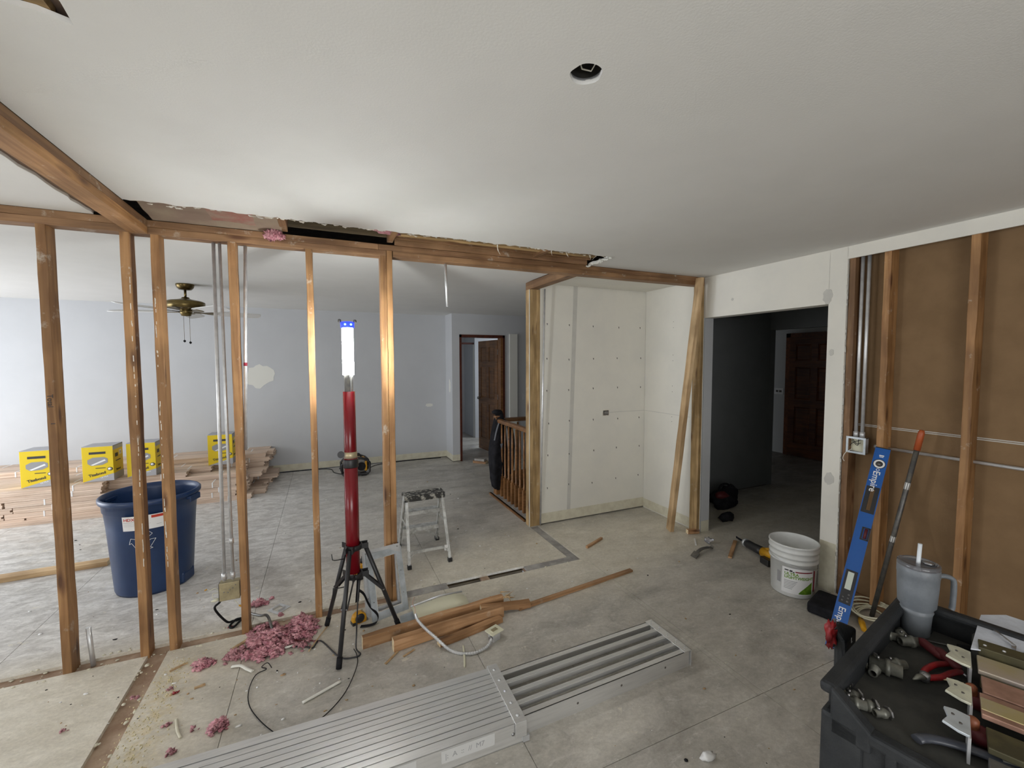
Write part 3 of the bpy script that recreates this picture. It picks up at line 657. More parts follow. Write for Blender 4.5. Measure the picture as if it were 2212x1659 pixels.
MB().box(3.42, 5.37, .799, .8005, .0, .012).build('hall_shadow_gap', 'nail')['kind'] = 'structure'  # black strip putting the shadow gap at the hall wall's foot into colour
# outer walls that close the rooms, with the glazed openings the daylight comes through
struct('wall_left', MB().box(-5.1, -5.0, -5.6, -3.9, 0, 2.44).box(-5.1, -5.0, -1.5, .75, 0, 2.44).box(-5.1, -5.0, 3.55, 4.32, 0, 2.44).box(-5.1, -5.0, -3.9, -1.5, 0, .55).box(-5.1, -5.0, -3.9, -1.5, 2.15, 2.44).box(-5.1, -5.0, .75, 3.55, 2.2, 2.44), 'farwall')
struct('wall_rear', MB().box(-5.0, -1.8, -5.6, -5.5, 0, 2.44).box(1.0, 3.41, -5.6, -5.5, 0, 2.44).box(-1.8, 1.0, -5.6, -5.5, 0, .65).box(-1.8, 1.0, -5.6, -5.5, 2.25, 2.44), 'primer')
struct('wall_stairs_right', MB().box(3.41, 3.5, .92, 2.2, 0, 2.44), 'hall')
# ================================================================== THINGS
# ---- red tripod work light
wl = thing('work_light', 'tall red tripod work light with glowing white tubes and a blue top', 'lamp', (.13, -.337, 0))
top = V((.062, .04, 1.88)); foot0 = V((.0, .0, .40)); ax = (top - foot0)
def along(z): return foot0 + ax * ((z - foot0.z) / ax.z)
c0 = V((.005, 0, 0))
Xa = frame(along(.40), (1, 0, 0), ax)
def lat(prof, name, m, n=28, par=wl, **k):
    return MB().lathe(prof, n, (0, 0, 0), X=Xa, **k).build(name, m, par)
lat([(.036, .02), (.0385, .02), (.0385, .70), (.036, .70)], 'lower_tube', 'red')
lat([(.033, .70), (.0345, .705), (.0335, 1.09), (.030, 1.09)], 'upper_tube', 'red')
lat([(.0405, .645), (.0430, .65), (.0430, .69), (.0405, .695)], 'clamp_collar', 'black')
lat([(.0362, .70), (.0368, .70), (.0368, .737), (.0362, .737)], 'collar_sticker', 'tinbar')
MB().lathe([(.02, -.004), (.02, .004)], 14, (0, 0, 0), X=Xa @ Matrix.Translation((-.052, -.01, .725)) @ Matrix.Rotation(PI / 2, 4, 'X')).build('clamp_knob', 'black', wl)
for k in range(3):
    a = 2 * PI * k / 3 + 2.2; MB().box(-.014, .014, -.004, .004, 1.06, 1.19, X=Xa @ Matrix.Translation((.018 * math.cos(a), .018 * math.sin(a), 0)) @ Matrix.Rotation(a + PI / 2, 4, 'Z')).build('heat_sink', 'darksteel', wl)
for k in range(3):
    a = 2 * PI * k / 3 + 3.6; MB().lathe([(.0, 0), (.012, .003), (.0125, .27), (.0, .272)], 14, (.022 * math.cos(a), .022 * math.sin(a), 1.185), X=Xa).build('light_tube', 'tube', wl)
cap = MB().lathe([(.030, 0), (.038, .004), (.038, .034), (.030, .038)], 20, (0, 0, 1.458), X=Xa).build('top_cap', 'bluecap', wl)
for dx in (-.014, .018): MB().lathe([(.006, 0), (.004, .004), (0, .005)], 10, (0, 0, 0), X=Xa @ Matrix.Translation((dx, -.037, 1.478)) @ Matrix.Rotation(PI / 2, 4, 'X')).build('indicator', 'bluedot', cap)
for dx in (-.042, .042): MB().lathe([(.007, 0), (.009, .004), (.009, .014), (.006, .018)], 12, (dx, 0, 1.492), X=Xa).build('corner_foot', 'darksteel', cap)
feet = [V((.034, -.56, 0)), V((-.021, -.117, 0)), V((.390, -.326, 0))]
hub_hi = .575; hub_lo = .405
for i, f in enumerate(feet):
    f = f - wl.location; d = V((f.x, f.y, 0)).normalized(); topp = d * .062 + V((0, 0, hub_hi + .0)) + c0
    side = d.cross(V((0, 0, 1)))
    e = f.copy(); e.z = .012
    l = MB().tube([topp, topp.lerp(e, .5), e], .0125, 12, flat=1.0).build('leg', 'black', wl)
    MB().tube([e + (topp - e).normalized() * .05, e - (topp - e).normalized() * .005], .0155, 12).build('rubber_foot', 'matteblack', l)
    mid = topp.lerp(e, .52); lo = d * .05 + V((0, 0, hub_lo)) + c0
    for s in (-1, 1): MB().bar(lo + side * s * .016, mid + side * s * .016, .004, .016, side=d).build('brace', 'black', l)
    MB().lathe([(.006, -.018), (.006, .018)], 10, (0, 0, 0), X=frame(mid, side, d) @ Matrix.Rotation(PI / 2, 4, 'Y')).build('rivet', 'steel', l)
for z, nm in ((hub_hi, 'upper_hub'), (hub_lo, 'lower_hub')):
    mb = MB().lathe([(.040, -.014), (.048, -.014), (.048, .014), (.040, .014), (.040, -.014)], 24, (c0.x, c0.y, z), cap=False)
    for f in feet:
        f = f - wl.location; d = V((f.x, f.y, 0)).normalized(); side = d.cross(V((0, 0, 1)))
        for s in (-1, 1): mb.bar(d * .03 + side * s * .019 + V((0, 0, z)) + c0, d * .08 + side * s * .019 + V((0, 0, z)) + c0, .005, .03)
    mb.build(nm, 'black', wl)
for z in (.50, .33):
    a = V((-.05, .02, z)); MB().tube([a, a + V((-.05, 0, .0)), a + V((-.062, 0, .005)), a + V((-.066, 0, .04 if z > .4 else -.05))], .0028, 6).build('cord_hook', 'black', wl)
pts = [(-.0 + .03, -.03, .38), (.02, -.055, .30), (.01, -.07, .17), (.005, -.075, .08), (.0, -.11, .02), (.02, -.15, .006), (-.02, -.16, .005), (-.09, -.125, .006), (-.187, .07, .006), (-.23, .02, .006), (-.27, .05, .006), (-.35, .08, .008), (-.396, .077, .012)]
def smooth(p, k=6):
    p = [V(q) for q in p]; out = []
    for i in range(len(p) - 1):
        a, b, c, d = p[max(i - 1, 0)], p[i], p[i + 1], p[min(i + 2, len(p) - 1)]
        for j in range(k):
            t = j / k; out.append(.5 * ((2 * b) + (c - a) * t + (2 * a - 5 * b + 4 * c - d) * t * t + (-a + 3 * b - 3 * c + d) * t ** 3))
    out.append(p[-1]); return out
MB().tube(smooth(pts), .0042, 8).build('power_cord', 'black', wl)
MB().tube([(-.396, .077, .012), (-.33, .083, .010)], .0062, 8).build('cord_plug_sleeve', 'wirewhite', wl)
MB().bar((.035, .02, .42), (.02, .06, .20), .022, .003).build('carry_strap', 'cloth', wl)
# grey cord rising out of the wool
# ---- doorless things near the tripod
tp = thing('tape_measure', 'yellow and black tape measure on the floor behind the tripod legs', 'tape measure', (.165, -.16, 0), .3)
mb = MB().prism([(-.045, 0), (-.045, .03), (-.038, .055), (-.015, .07), (.015, .07), (.038, .055), (.045, .03), (.045, 0)], -.02, .02, X=Matrix.Rotation(PI / 2, 4, 'X')); mb.build('case', 'yellowtool', tp, bevel=.006)
MB().lathe([(.030, 0), (.028, .003), (.0, .003)], 20, X=Matrix.Translation((0, -.02, .036)) @ Matrix.Rotation(PI / 2, 4, 'X')).build('side_badge', 'black', tp)
MB().box(.03, .055, -.012, .012, 0, .012).build('blade_hook', 'steel', tp); MB().box(-.046, -.02, -.0215, .0215, -.0, .02).build('rubber_grip', 'black', tp)
sp = thing('nylon_strap', 'loose black nylon strap looping over the floor by the tape measure', 'strap', (.20, -.20, 0))
P_ = smooth([(-.03, .06, .20), (.0, .05, .17), (.03, .03, .10), (.075, .0, .045), (.07, -.02, .012), (.03, -.03, .006), (-.03, -.02, .006)], 5)
mb = MB(); w = .013
for i in range(len(P_) - 1):
    a, b = P_[i], P_[i + 1]; h = V((.35, .93, 0)) * w
    mb.add([a - h, a + h, b + h, b - h, a - h + V((0, 0, .002)), a + h + V((0, 0, .002)), b + h + V((0, 0, .002)), b - h + V((0, 0, .002))], [(0, 1, 2, 3), (7, 6, 5, 4), (0, 4, 5, 1), (1, 5, 6, 2), (2, 6, 7, 3), (3, 7, 4, 0)])
mb.build('webbing', 'cloth', sp)
dr = thing('cordless_tool', 'yellow cordless tool with black battery, behind the red mast', 'power tool', (.235, .44, 0), .5)
MB().prism([(-.06, .0), (-.065, .035), (-.05, .07), (-.02, .085), (.02, .085), (.055, .06), (.06, .0)], -.035, .035, X=Matrix.Translation((0, 0, .03)) @ Matrix.Rotation(PI / 2, 4, 'X')).build('housing', 'yellowtool', dr, bevel=.008)
MB().box(-.062, .062, -.04, .04, 0, .032).build('battery', 'black', dr, bevel=.005); MB().box(-.05, .05, -.037, -.034, .075, .083).build('vent_slots', 'black', dr)
MB().lathe([(.02, 0), (.018, .03), (.008, .035), (.008, .05)], 16, X=Matrix.Translation((0, 0, .112))).build('collar', 'black', dr)

# ---- sheet metal frames by the doubled stud
def metal_frame(name, label, X, w, h, b, m):
    t = thing(name, label, 'metal frame', X=X)
    for nm, r in (('side_rail', (-w / 2, -w / 2 + b, 0, h)), ('side_rail', (w / 2 - b, w / 2, 0, h)), ('bottom_rail', (-w / 2 + b, w / 2 - b, 0, b * 1.15)), ('top_rail', (-w / 2 + b, w / 2 - b, h - b, h))):
        MB().box(r[0], r[1], 0, .0014, r[2], r[3]).box(r[0], r[0] + .0014, 0, .018, r[2], r[3]).build(nm, m, t)
    MB().box(-w / 2 + b, w / 2 - b, 0, .016, h - b - .0016, h - b).box(-w / 2 + b, w / 2 - b, 0, .016, b * 1.15, b * 1.15 + .0016).box(-w / 2 + b - .0016, -w / 2 + b, -.001, .016, b, h - b).box(w / 2 - b, w / 2 - b + .0016, -.001, .016, b, h - b).build('folded_lip', 'torn' if m == 'galvblue' else m, t)
    mb = MB()
    for x in (-w / 2 + b * .5, w / 2 - b * .5):
        for z in (h * .28, h * .62, h - b * .5): mb.lathe([(.004, -.0005), (.004, .0)], 8, (0, 0, 0), X=Matrix.Translation((x, 0, z)) @ Matrix.Rotation(PI / 2, 4, 'X'))
    mb.build('screw_holes', 'nail', t); return t
def lean(px, py, dirx, topoff, h):
    x = V(dirx).normalized(); up_ = V((topoff[0], topoff[1], 1)); up_ = (up_ - x * up_.dot(x)).normalized(); y = up_.cross(x)
    return Matrix(((x.x, y.x, up_.x, px), (x.y, y.y, up_.y, py), (x.z, y.z, up_.z, 0.0), (0, 0, 0, 1)))
metal_frame('metal_grille_surround', 'front rectangular sheet-metal frame leaning on the doubled stud', lean(.365, -.172, (.237, .062, 0), (-.02, .30), .41), .245, .415, .042, 'galvblue')
metal_frame('metal_grille_surround', 'rear dull sheet-metal frame standing behind the bluish one', lean(.335, -.118, (.24, .045, 0), (-.03, .15), .41), .25, .425, .038, 'galv')
o = tag(MB().add([(0, 0, .002), (.13, .03, .002), (.10, -.14, .002), (-.01, -.07, .002), (0, 0, .0), (.13, .03, .0), (.10, -.14, .0), (-.01, -.07, .0)], [(0, 1, 2, 3), (7, 6, 5, 4), (0, 4, 5, 1), (1, 5, 6, 2), (2, 6, 7, 3), (3, 7, 4, 0)]).build('sheet_metal_scrap', 'galvblue', loc=(.415, -.20, 0)), 'flat piece of grey sheet metal lying at the foot of the metal frames', 'metal scrap')
dc = thing('bent_duct_cover', 'cream-lined bent metal cover lying behind the lumber offcuts', 'metal scrap', (.49, -.27, 0), .02)
mb = MB(); n = 16
for side_, mi, dz in ((0, 0, 0), (1, 1, -.003)):
    vs = []
    for i in range(n + 1):
        x = .37 * i / n; bend = max(0, (x - .30)) * .9
        for y, z in ((-.085, .012), (-.05, .034), (.02, .046), (.075, .036)): vs.append((x, y + .04 * x, z + .02 * math.sin(x * 6) + dz - bend * (1 if y > -.08 else .6) * .35))
    fs = [(i * 4 + k, (i + 1) * 4 + k, (i + 1) * 4 + k + 1, i * 4 + k + 1) for i in range(n) for k in range(3)]
    mb.add(vs, fs, mi, True)
mb.build('curved_sheet', ['ivory', 'galv'], dc); MB().tube([(0, .085, .04), (.2, .095, .062), (.36, .1, .05)], .006, 8).build('rolled_edge', 'galv', dc)

# ---- lumber offcuts in front of the frames
for a, b, w, t, lab, face in (((.165, -.425, .034), (1.08, -.345, .034), .038, .068, 'long brown offcut at the back of the pile, its pale sawn end toward the tripod', (0, 0, 1)),
                        ((.325, -.520, .034), (1.03, -.462, .034), .048, .068, 'thick front offcut on the pile, with a chewed dusty top', (0, 0, 1)),
                        ((.575, -.592, .016), (1.0, -.515, .016), .045, .030, 'short wedge of lumber in front of the offcut pile', (0, 0, 1)),
                        ((.90, -.408, .045), (1.235, -.455, .028), .05, .034, 'split brown offcut resting across the right end of the pile', (0, 0, 1))):
    board('lumber_offcut', a, b, w, t, face, 'offcut', lab, 'lumber', cutend=True, jit=.003, group=None)
board('lumber_strip', (1.15, -.455, .012), (2.19, -.335, .008), .035, .016, (0, 0, 1), 'offcut', 'long thin reddish wooden strip pointing right from the offcut pile', 'lumber', jit=.001)
mb = MB(); rr = random.Random(2)
for k in range(7): mb.tube([(1.07 + rr.uniform(-.02, .03), -.37 + .012 * k - .04, .06 + rr.uniform(-.02, .03)), (1.13 + rr.uniform(-.02, .04), -.372 + .012 * k - .04, .065 + rr.uniform(-.02, .03))], [.006, .001], 4)
tag(mb.build('splintered_end', 'splinter', loc=(0, 0, 0)), 'ragged splinters at the broken right end of the back offcut', 'splinters')
# ---- flexible conduit and outlet box
fx = thing('flexible_conduit', 'silver armoured flexible conduit curving to a small box on the floor', 'conduit', (.49, -.38, 0))
P_ = smooth([(-.02, -.06, .135), (-.012, -.095, .115), (.02, -.15, .088), (.065, -.20, .055), (.14, -.30, .012), (.235, -.362, .010), (.33, -.352, .014), (.375, -.315, .026)], 14)
P_ = [V(p) for p in P_]; MB().tube(P_, [.0075 + (.0018 if i % 2 else 0) for i in range(len(P_))], 8, sm=False).build('armour', 'galv', fx)
MB().tube(smooth([(-.02, -.06, .135), (-.02, -.045, .165), (-.03, -.03, .19), (-.015, -.02, .22)]), .0018, 6).build('bare_wire', 'copper', fx)
bx = thing('outlet_box', 'small steel outlet box with a cream cover plate on the bare floor', 'outlet', (.895, -.665, 0), .35)
MB().box(-.028, .028, -.026, .026, .0, .052).build('steel_box', 'galv', bx, bevel=.004)
MB().box(-.045, .045, -.036, .036, .052, .058).box(-.026, .026, -.018, .018, .058, .060).build('cover_plate', 'ivory', bx, bevel=.002)
MB().box(-.020, .020, -.013, .013, .0585, .0610).build('opening', 'brassbox', bx); MB().lathe([(.010, 0), (.012, .005), (.012, .018)], 12, X=Matrix.Translation((-.028, -.01, .026)) @ Matrix.Rotation(-PI / 2, 4, 'Y')).build('cable_connector', 'steel', bx)

# ---- aluminium extension plank
pk = thing('scaffold_plank', 'telescoping aluminium scaffold plank lying on the floor in the foreground', 'scaffold plank', (.76, -1.18, 0), math.radians(-.0))
W = .335; H = .098
Xo = Matrix.Rotation(math.radians(-2.4), 4, 'Z')
outer_r = MB()
def pb(name, m, boxes, X=Xo, bevel=0):
    mbb = MB()
    for b in boxes: mbb.box(*b, X=X)
    return mbb.build(name, m, pk, bevel=bevel)
ys = [-.168 + .336 * k / 11 for k in range(12)]
for k in range(11):
    if k in (0, 10): continue
    pb('deck_slat', 'alu', [(-2.2, .0, ys[k] + .0022, ys[k + 1] - (.0022 if k % 2 else .0009), H - .006, H)])
pb('side_rail', 'alu', [(-2.2, .0, -.178, -.174, 0.0, H), (-2.2, .0, -.178, ys[1] - .0022, H - .004, H + .001), (-2.2, 0, -.178, -.150, 0, .004)])
pb('side_rail', 'alu', [(-2.2, .0, .174, .178, 0.0, H), (-2.2, .0, ys[10] + .0022, .178, H - .004, H + .001), (-2.2, 0, .150, .178, 0, .004)])
pb('deck_underside', 'darksteel', [(-2.2, -.01, -.170, .170, .06, .064)])
st_ = pb('end_strap', 'alu', [(-.038, .016, -.186, .186, H + .001, H + .006), (-.038, .016, -.190, -.184, .035, H + .006), (-.038, .016, .184, .190, .035, H + .006)], bevel=.0015)
for k in range(5):
    MB().lathe([(.0, .004), (.006, .003), (.008, 0)], 12, (-.012, -.15 + .075 * k, H + .006), X=Xo).build('rivet', 'galv', st_)
pb('stop_bracket', 'galv', [(.0, .03, -.186, -.176, .004, .03)])
lb = pb('warning_label', 'labelgrey', [(-.36, -.13, -.1792, -.1786, .035, .088)])
T = Xo @ Matrix(((1, 0, 0, -.345), (0, 0, -1, -.1793), (0, 1, 0, .052), (0, 0, 0, 1)))
text('label_print', '|:  A  ::  //  M7', .030, T, 'inkgrey', lb, wscale=1.0)
lb = pb('red_label', 'labelgrey', [(-.68, -.46, -.1792, -.1786, .03, .09)])
MB().box(-.63, -.52, -.1797, -.1791, .048, .062, X=Xo).build('red_stripe', 'inkmaroon', lb)
MB().lathe([(.008, 0), (.006, .003), (0, .003)], 10, X=Xo @ Matrix.Translation((-.045, -.178, .05)) @ Matrix.Rotation(PI / 2, 4, 'X')).build('bolt', 'steel', pk)
I4 = Matrix.Identity(4); h2 = .086
for y in (-.138, -.069, 0, .069, .138):
    if abs(y) < .13: MB().box(-.3, 1.02, y - .013, y + .013, h2 - .022, h2).box(-.3, 1.02, y - .010, y - .007, h2, h2 + .0015).box(-.3, 1.02, y + .007, y + .010, h2, h2 + .0015).box(-.3, 1.02, y - .0015, y + .0015, h2, h2 + .0015).build('inner_rail', 'alu', pk)
Xi = I4
for s in (-1, 1):
    b = (-.3, 1.02, -.148, -.144, 0, h2) if s < 0 else (-.3, 1.02, .144, .148, 0, h2)
    t_ = (-.3, 1.02, -.148, -.118, h2 - .003, h2) if s < 0 else (-.3, 1.02, .118, .148, h2 - .003, h2)
    r_ = MB().box(*b).box(*t_).build('inner_side_rail', 'alu', pk)
    if s < 0:
        for x in (.30, .56, .85): MB().lathe([(.006, -.0005), (.006, .0002)], 12, X=Matrix.Translation((x, -.148, .045)) @ Matrix.Rotation(PI / 2, 4, 'X')).build('peg_hole', 'nail', r_)
e_ = MB().box(.985, 1.035, -.152, .152, h2 + .001, h2 + .005).box(1.031, 1.035, -.152, .152, .0, h2 + .005).build('end_cap', 'alu', pk, bevel=.001)
for k in range(5):
    for dx in (-.008, .008): MB().lathe([(.0, .003), (.003, .0025), (.004, 0)], 8, (1.01 + dx, -.128 + .064 * k + dx * .8, h2 + .005)).build('rivet', 'galv', e_)
pk.rotation_euler.z = math.radians(1.2)

# ---- metal conduits in the stud wall
def conduit(label, a, b, r=.0092, nm='conduit', coup=None, m='galv'):
    t = thing(nm, label, 'conduit', a); a = V(a); b = V(b) - a
    MB().tube([(0, 0, 0), b], r, 14).build('pipe', m, t)
    if coup:
        for c in coup: MB().tube([b * (c - .012 / b.length * 1.5), b * (c + .012 / b.length * 1.5)], r * 1.45, 14).build('coupling', 'galv', t)
    return t
conduit('left of the two tall conduits that drop into the steel box', (-.575, .055, 2.36), (-.588, .06, .33), .0100, coup=(.985,))
conduit('right of the two tall conduits that drop into the steel box', (-.545, .055, 2.36), (-.543, .06, .33), .0088, coup=(.88, .985))
c = conduit('cut conduit hanging on the right side of the fourth stud, ending above the bin', (-.416, .06, 2.36), (-.452, .06, 1.125), .0095)
MB().tube([V((-.0207, 0, -.70)), V((-.0213, 0, -.72))], .0101, 14).build('red_tape', 'inkmaroon', c)
conduit('short cut conduit stub hanging from the plate right of the doubled stud', (.812, .05, 2.36), (.823, .05, 2.055), .0095)
conduit('short grey pipe stub rising from the floor beside the leftmost stud', (-1.209, .05, -.016), (-1.222, .05, .207), .0115, m='galv')
conduit('thin conduit running down beside the corner post and closet wall', (1.975, .72, 2.36), (1.966, .79, .012), .0090)
jb = thing('junction_box', 'tarnished square steel junction box hanging on the conduits', 'junction box', (-.56, .07, .265))
MB().box(-.055, .052, -.026, .026, -.055, .055).build('box_body', 'brassbox', jb, bevel=.003)
MB().box(-.0585, -.055, -.02, .02, -.05, .05).build('open_mouth', 'matteblack', jb)
mb = MB()
for x, z in ((-.03, .0), (.0, .01), (-.01, -.005), (.015, .018), (.03, .035)): mb.lathe([(.004, 0), (.003, .002), (0, .003)], 8, X=Matrix.Translation((x, -.026, z)) @ Matrix.Rotation(PI / 2, 4, 'X'))
mb.build('knockouts', 'steel', jb)
for p in (((-.055, -.01, .0), (-.075, -.015, .03), (-.10, -.02, .025), (-.115, -.02, .035)), ((-.055, 0, -.01), (-.09, -.01, -.005), (-.085, -.01, -.035), (-.06, 0, -.04)), ((.01, -.01, -.055), (.03, -.02, -.075), (.045, -.025, -.10))):
    MB().tube(smooth(p), .0016, 5).build('loose_wire', 'ivory', jb)
MB().tube([(-.115, -.02, .035), (-.128, -.02, .03)], .004, 6).build('wire_nut', 'yellowtool', jb); MB().tube([(.045, -.025, -.10), (.06, -.03, -.105)], .005, 6).build('wire_nut', 'yellowtool', jb)
MB().tube([(-.055, 0, -.045), (-.08, -.01, -.05), (-.1, -.01, -.05)], [.008, .008, .004], 8).build('wire_nut', 'ivory', jb)
cb = thing('black_cable', 'kinked black cable dropping from the junction box to the floor', 'cable', (-.60, .07, .225))
MB().tube(smooth([(0, 0, 0), (-.02, .0, -.03), (-.045, .0, -.065), (.0, .06, -.19), (.03, .10, -.216), (.075, .11, -.216), (.045, .09, -.206), (.02, .04, -.214), (.045, .02, -.214), (.09, .13, -.212)], 5), .0065, 8).build('sheath', 'matteblack', cb)
mr = thing('box_cover_ring', 'flat steel box cover ring with a square hole, lying on the pale floor', 'metal ring', (-.318, .215, 0), .75)
for b in ((-.05, .05, -.05, -.028), (-.05, .05, .028, .05), (-.05, -.028, -.028, .028), (.028, .05, -.028, .028)): MB().box(b[0], b[1], b[2], b[3], .002, .004).build('flange', 'galv', mr)
MB().box(-.028, .028, -.028, -.026, .002, .014).box(-.028, .028, .026, .028, .002, .014).build('raised_lip', 'galv', mr)

# ---- blue recycling bin
bn = thing('recycling_bin', 'big blue recycling bin with rounded rim standing behind the studs', 'bin', (-1.205, 1.0, 0))
prof = [(.0, .006), (.215, .006), (.225, .0), (.232, .02), (.262, .50), (.272, .60), (.278, .605), (.282, .66), (.296, .665), (.300, .675), (.300, .695), (.292, .703), (.283, .700), (.276, .66), (.262, .5), (.228, .05), (.0, .03)]
MB().lathe(prof, 48, cap=False, sx=1.0, sy=.98).build('bin_body', 'blue', bn)
for a in (2.9, 6.0):
    X = Matrix.Rotation(a, 4, 'Z'); MB().box(.262, .300, -.06, .06, .64, .665, X=X).box(.292, .302, -.06, .06, .62, .66, X=X).build('handle', 'blue', bn, bevel=.003)
    MB().box(.20, .236, -.07, .07, .004, .09, X=X).build('foot_grip', 'blue', bn, bevel=.015)
def wrap(mbsrc_boxes, r0, a0, name, m, parent, zr=None):
    """boxes given as (u0,u1,z0,z1) wrapped on the tapering body"""
    mb = MB()
    for u0, u1, z0, z1 in mbsrc_boxes:
        n = max(1, int(abs(u1 - u0) / .012)); vs = []
        for i in range(n + 1):
            u = u0 + (u1 - u0) * i / n
            for z in (z0, z1):
                rad = r0(z); a = a0 + u / rad; vs.append((rad * math.cos(a), rad * math.sin(a), z))
        mb.add(vs, [(2 * i, 2 * i + 2, 2 * i + 3, 2 * i + 1) for i in range(n)], 0, False)
    return mb.build(name, m, parent)
br = lambda z: .232 + (.262 - .232) * (z - .02) / .48 + (.010 * (z - .5) / .1 if z > .5 else 0) + .0015
fa = math.radians(-82)
lab_ = wrap([(-.13, .105, .495, .600)], br, fa, 'label', 'label', bn)
br2 = lambda z: br(z) + .0012
wrap([(-.015 + .05, .10, .575, .594)], br2, fa, 'orange_band', 'inkred', lab_)
wrap([(-.125, -.02, .556, .558), (-.125, .02, .545, .546), (-.125, .03, .537, .538), (-.125, .0, .529, .530), (.06, .088, .522, .524)], br2, fa, 'small_print', 'inkgrey', lab_)
def wrap_text(body, size, u, z, name, m, parent, rfun, a0, bold=0.0, n=1):
    t = text(name, body, size, Matrix.Identity(4), m, parent, ext=.0, bold=bold)
    for v in t.data.vertices:
        uu = u + v.co.x; zz = z + v.co.y; rad = rfun(zz); a = a0 + uu / rad; v.co = (rad * math.cos(a), rad * math.sin(a), zz)
    return t
br3 = lambda z: br(z) + .0018
wrap_text('HDX', .03, -.122, .567, 'brand_lettering', 'inkred', lab_, br3, fa, .0006)
mb = MB()
for k in range(3):      # recycling arrows, outlined
    a = PI / 2 + k * 2 * PI / 3
    P2 = [(1.35 * x_, 1.35 * y_) for x_, y_ in ((-.030, .044), (.018, .044), (.018, .056), (.040, .034), (.018, .012), (.018, .024), (-.018, .024))]
    for i in range(len(P2)):
        (x0, y0), (x1, y1) = P2[i], P2[(i + 1) % len(P2)]; q = []
        for x, y in ((x0, y0), (x1, y1)):
            u = x * math.cos(a - PI / 2) - y * math.sin(a - PI / 2); z = .415 + x * math.sin(a - PI / 2) + y * math.cos(a - PI / 2)
            rad = br(z) + .0005; q.append((rad * math.cos(fa + (u - .02) / rad), rad * math.sin(fa + (u - .02) / rad), z))
        mb.tube(q, .0013, 4, sm=False)
mb.build('recycling_symbol', 'label', bn)

# ---- hardwood flooring in strapped bundles along the far wall
def bundle(L, seed):
    t = thing('flooring_bundle', 'strapped bundle of unfinished oak flooring', 'flooring')
    r = random.Random(seed)
    for ky in range(2):
        for kz in range(3):
            dx = r.uniform(-.012, .008); nm = 'floor_board'
            mbx = MB().box(-L + r.uniform(0, .004), dx, ky * .084 - .083, ky * .084 - .001, kz * .0193, kz * .0193 + .0185)
            mbx.build(nm, 'oak', t)
    for s in (.12, .5, .85):
        MB().box(-L * s - .006, -L * s + .006, -.0852, .0852, -.0003, .0587).build('strap', 'label', t)
    return t
protos = [bundle(2.0, 1), bundle(1.4, 2), bundle(2.3, 3), bundle(.9, 4)]
rows = 7; used = set(); cnt = 0; rr = random.Random(42)
place = []
for r in range(rows):
    y = 3.075 + r * .1735
    nl = (6, 6, 6, 6, 7, 7, 7)[r]
    for l in range(nl):
        right = -.80 + rr.uniform(-.14, .10) + (.10 if r >= 4 else 0) - (.04 * l if r < 2 else .012 * l)
        if r == 0: right -= .06
        if r == 0 and l > 3: right -= .9 + rr.uniform(0, .4)
        if r in (1, 2) and l > 4: right -= .25 + rr.uniform(0, .5)
        k = rr.choice([0, 2, 0, 1]); L = (2.0, 1.4, 2.3, .9)[k]
        place.append((right, y + rr.uniform(-.002, .002), l * .0595, k, r, l, 0))
        pos = right - L - .012; c_ = 1
        while (r <= 1 or l >= nl - 2) and pos > -3.75 and c_ < 5:
            opts = [(q, LL) for q, LL in enumerate((2.0, 1.4, 2.3, .9)) if pos - LL > -4.9]
            k2, L2 = max(opts, key=lambda t: t[1]) if rr.random() < .6 else rr.choice(opts)
            place.append((pos, y, l * .0595, k2, r, l, c_)); pos -= L2 + .012; c_ += 1
heights = ('lowest', 'second', 'third', 'fourth', 'fifth', 'sixth', 'top')
rown = ('front', 'second', 'third', 'fourth', 'fifth', 'sixth', 'rear')
cols = ('first from the right', 'second from the right', 'third from the right', 'fourth from the right', 'fifth from the right')
for (x, y, z, k, r, l, c_) in place:
    lab = 'oak flooring bundle, %s layer, %s row of the pile, %s' % (heights[l], rown[r], cols[c_])
    grp = 'oak flooring bundles piled along the far wall'
    if k not in used: o = protos[k]; used.add(k); o.location = (x, y, z); o['label'] = lab; o['group'] = grp
    else: o = dup(protos[k], (x, y, z), label=lab, group=grp)
    o.rotation_euler.z = rr.uniform(-.0008, .0008)
for k, p in enumerate(protos):
    if k not in used:
        for ch in list(p.children): bpy.data.objects.remove(ch)
        bpy.data.objects.remove(p)
# loose boards ahead of the pile, bottom left
for k, (y, z, x1) in enumerate(((2.955, .0, -1.6), (2.965, .0195, -1.75))):
    tag(MB().box(-4.4, x1, y - .04, y + .028, z, z + .0185).build('loose_floor_board', 'oak'), ('loose oak strip on the floor along the front of the flooring pile', 'second loose oak strip, lying on the one along the pile front')[k], 'flooring')
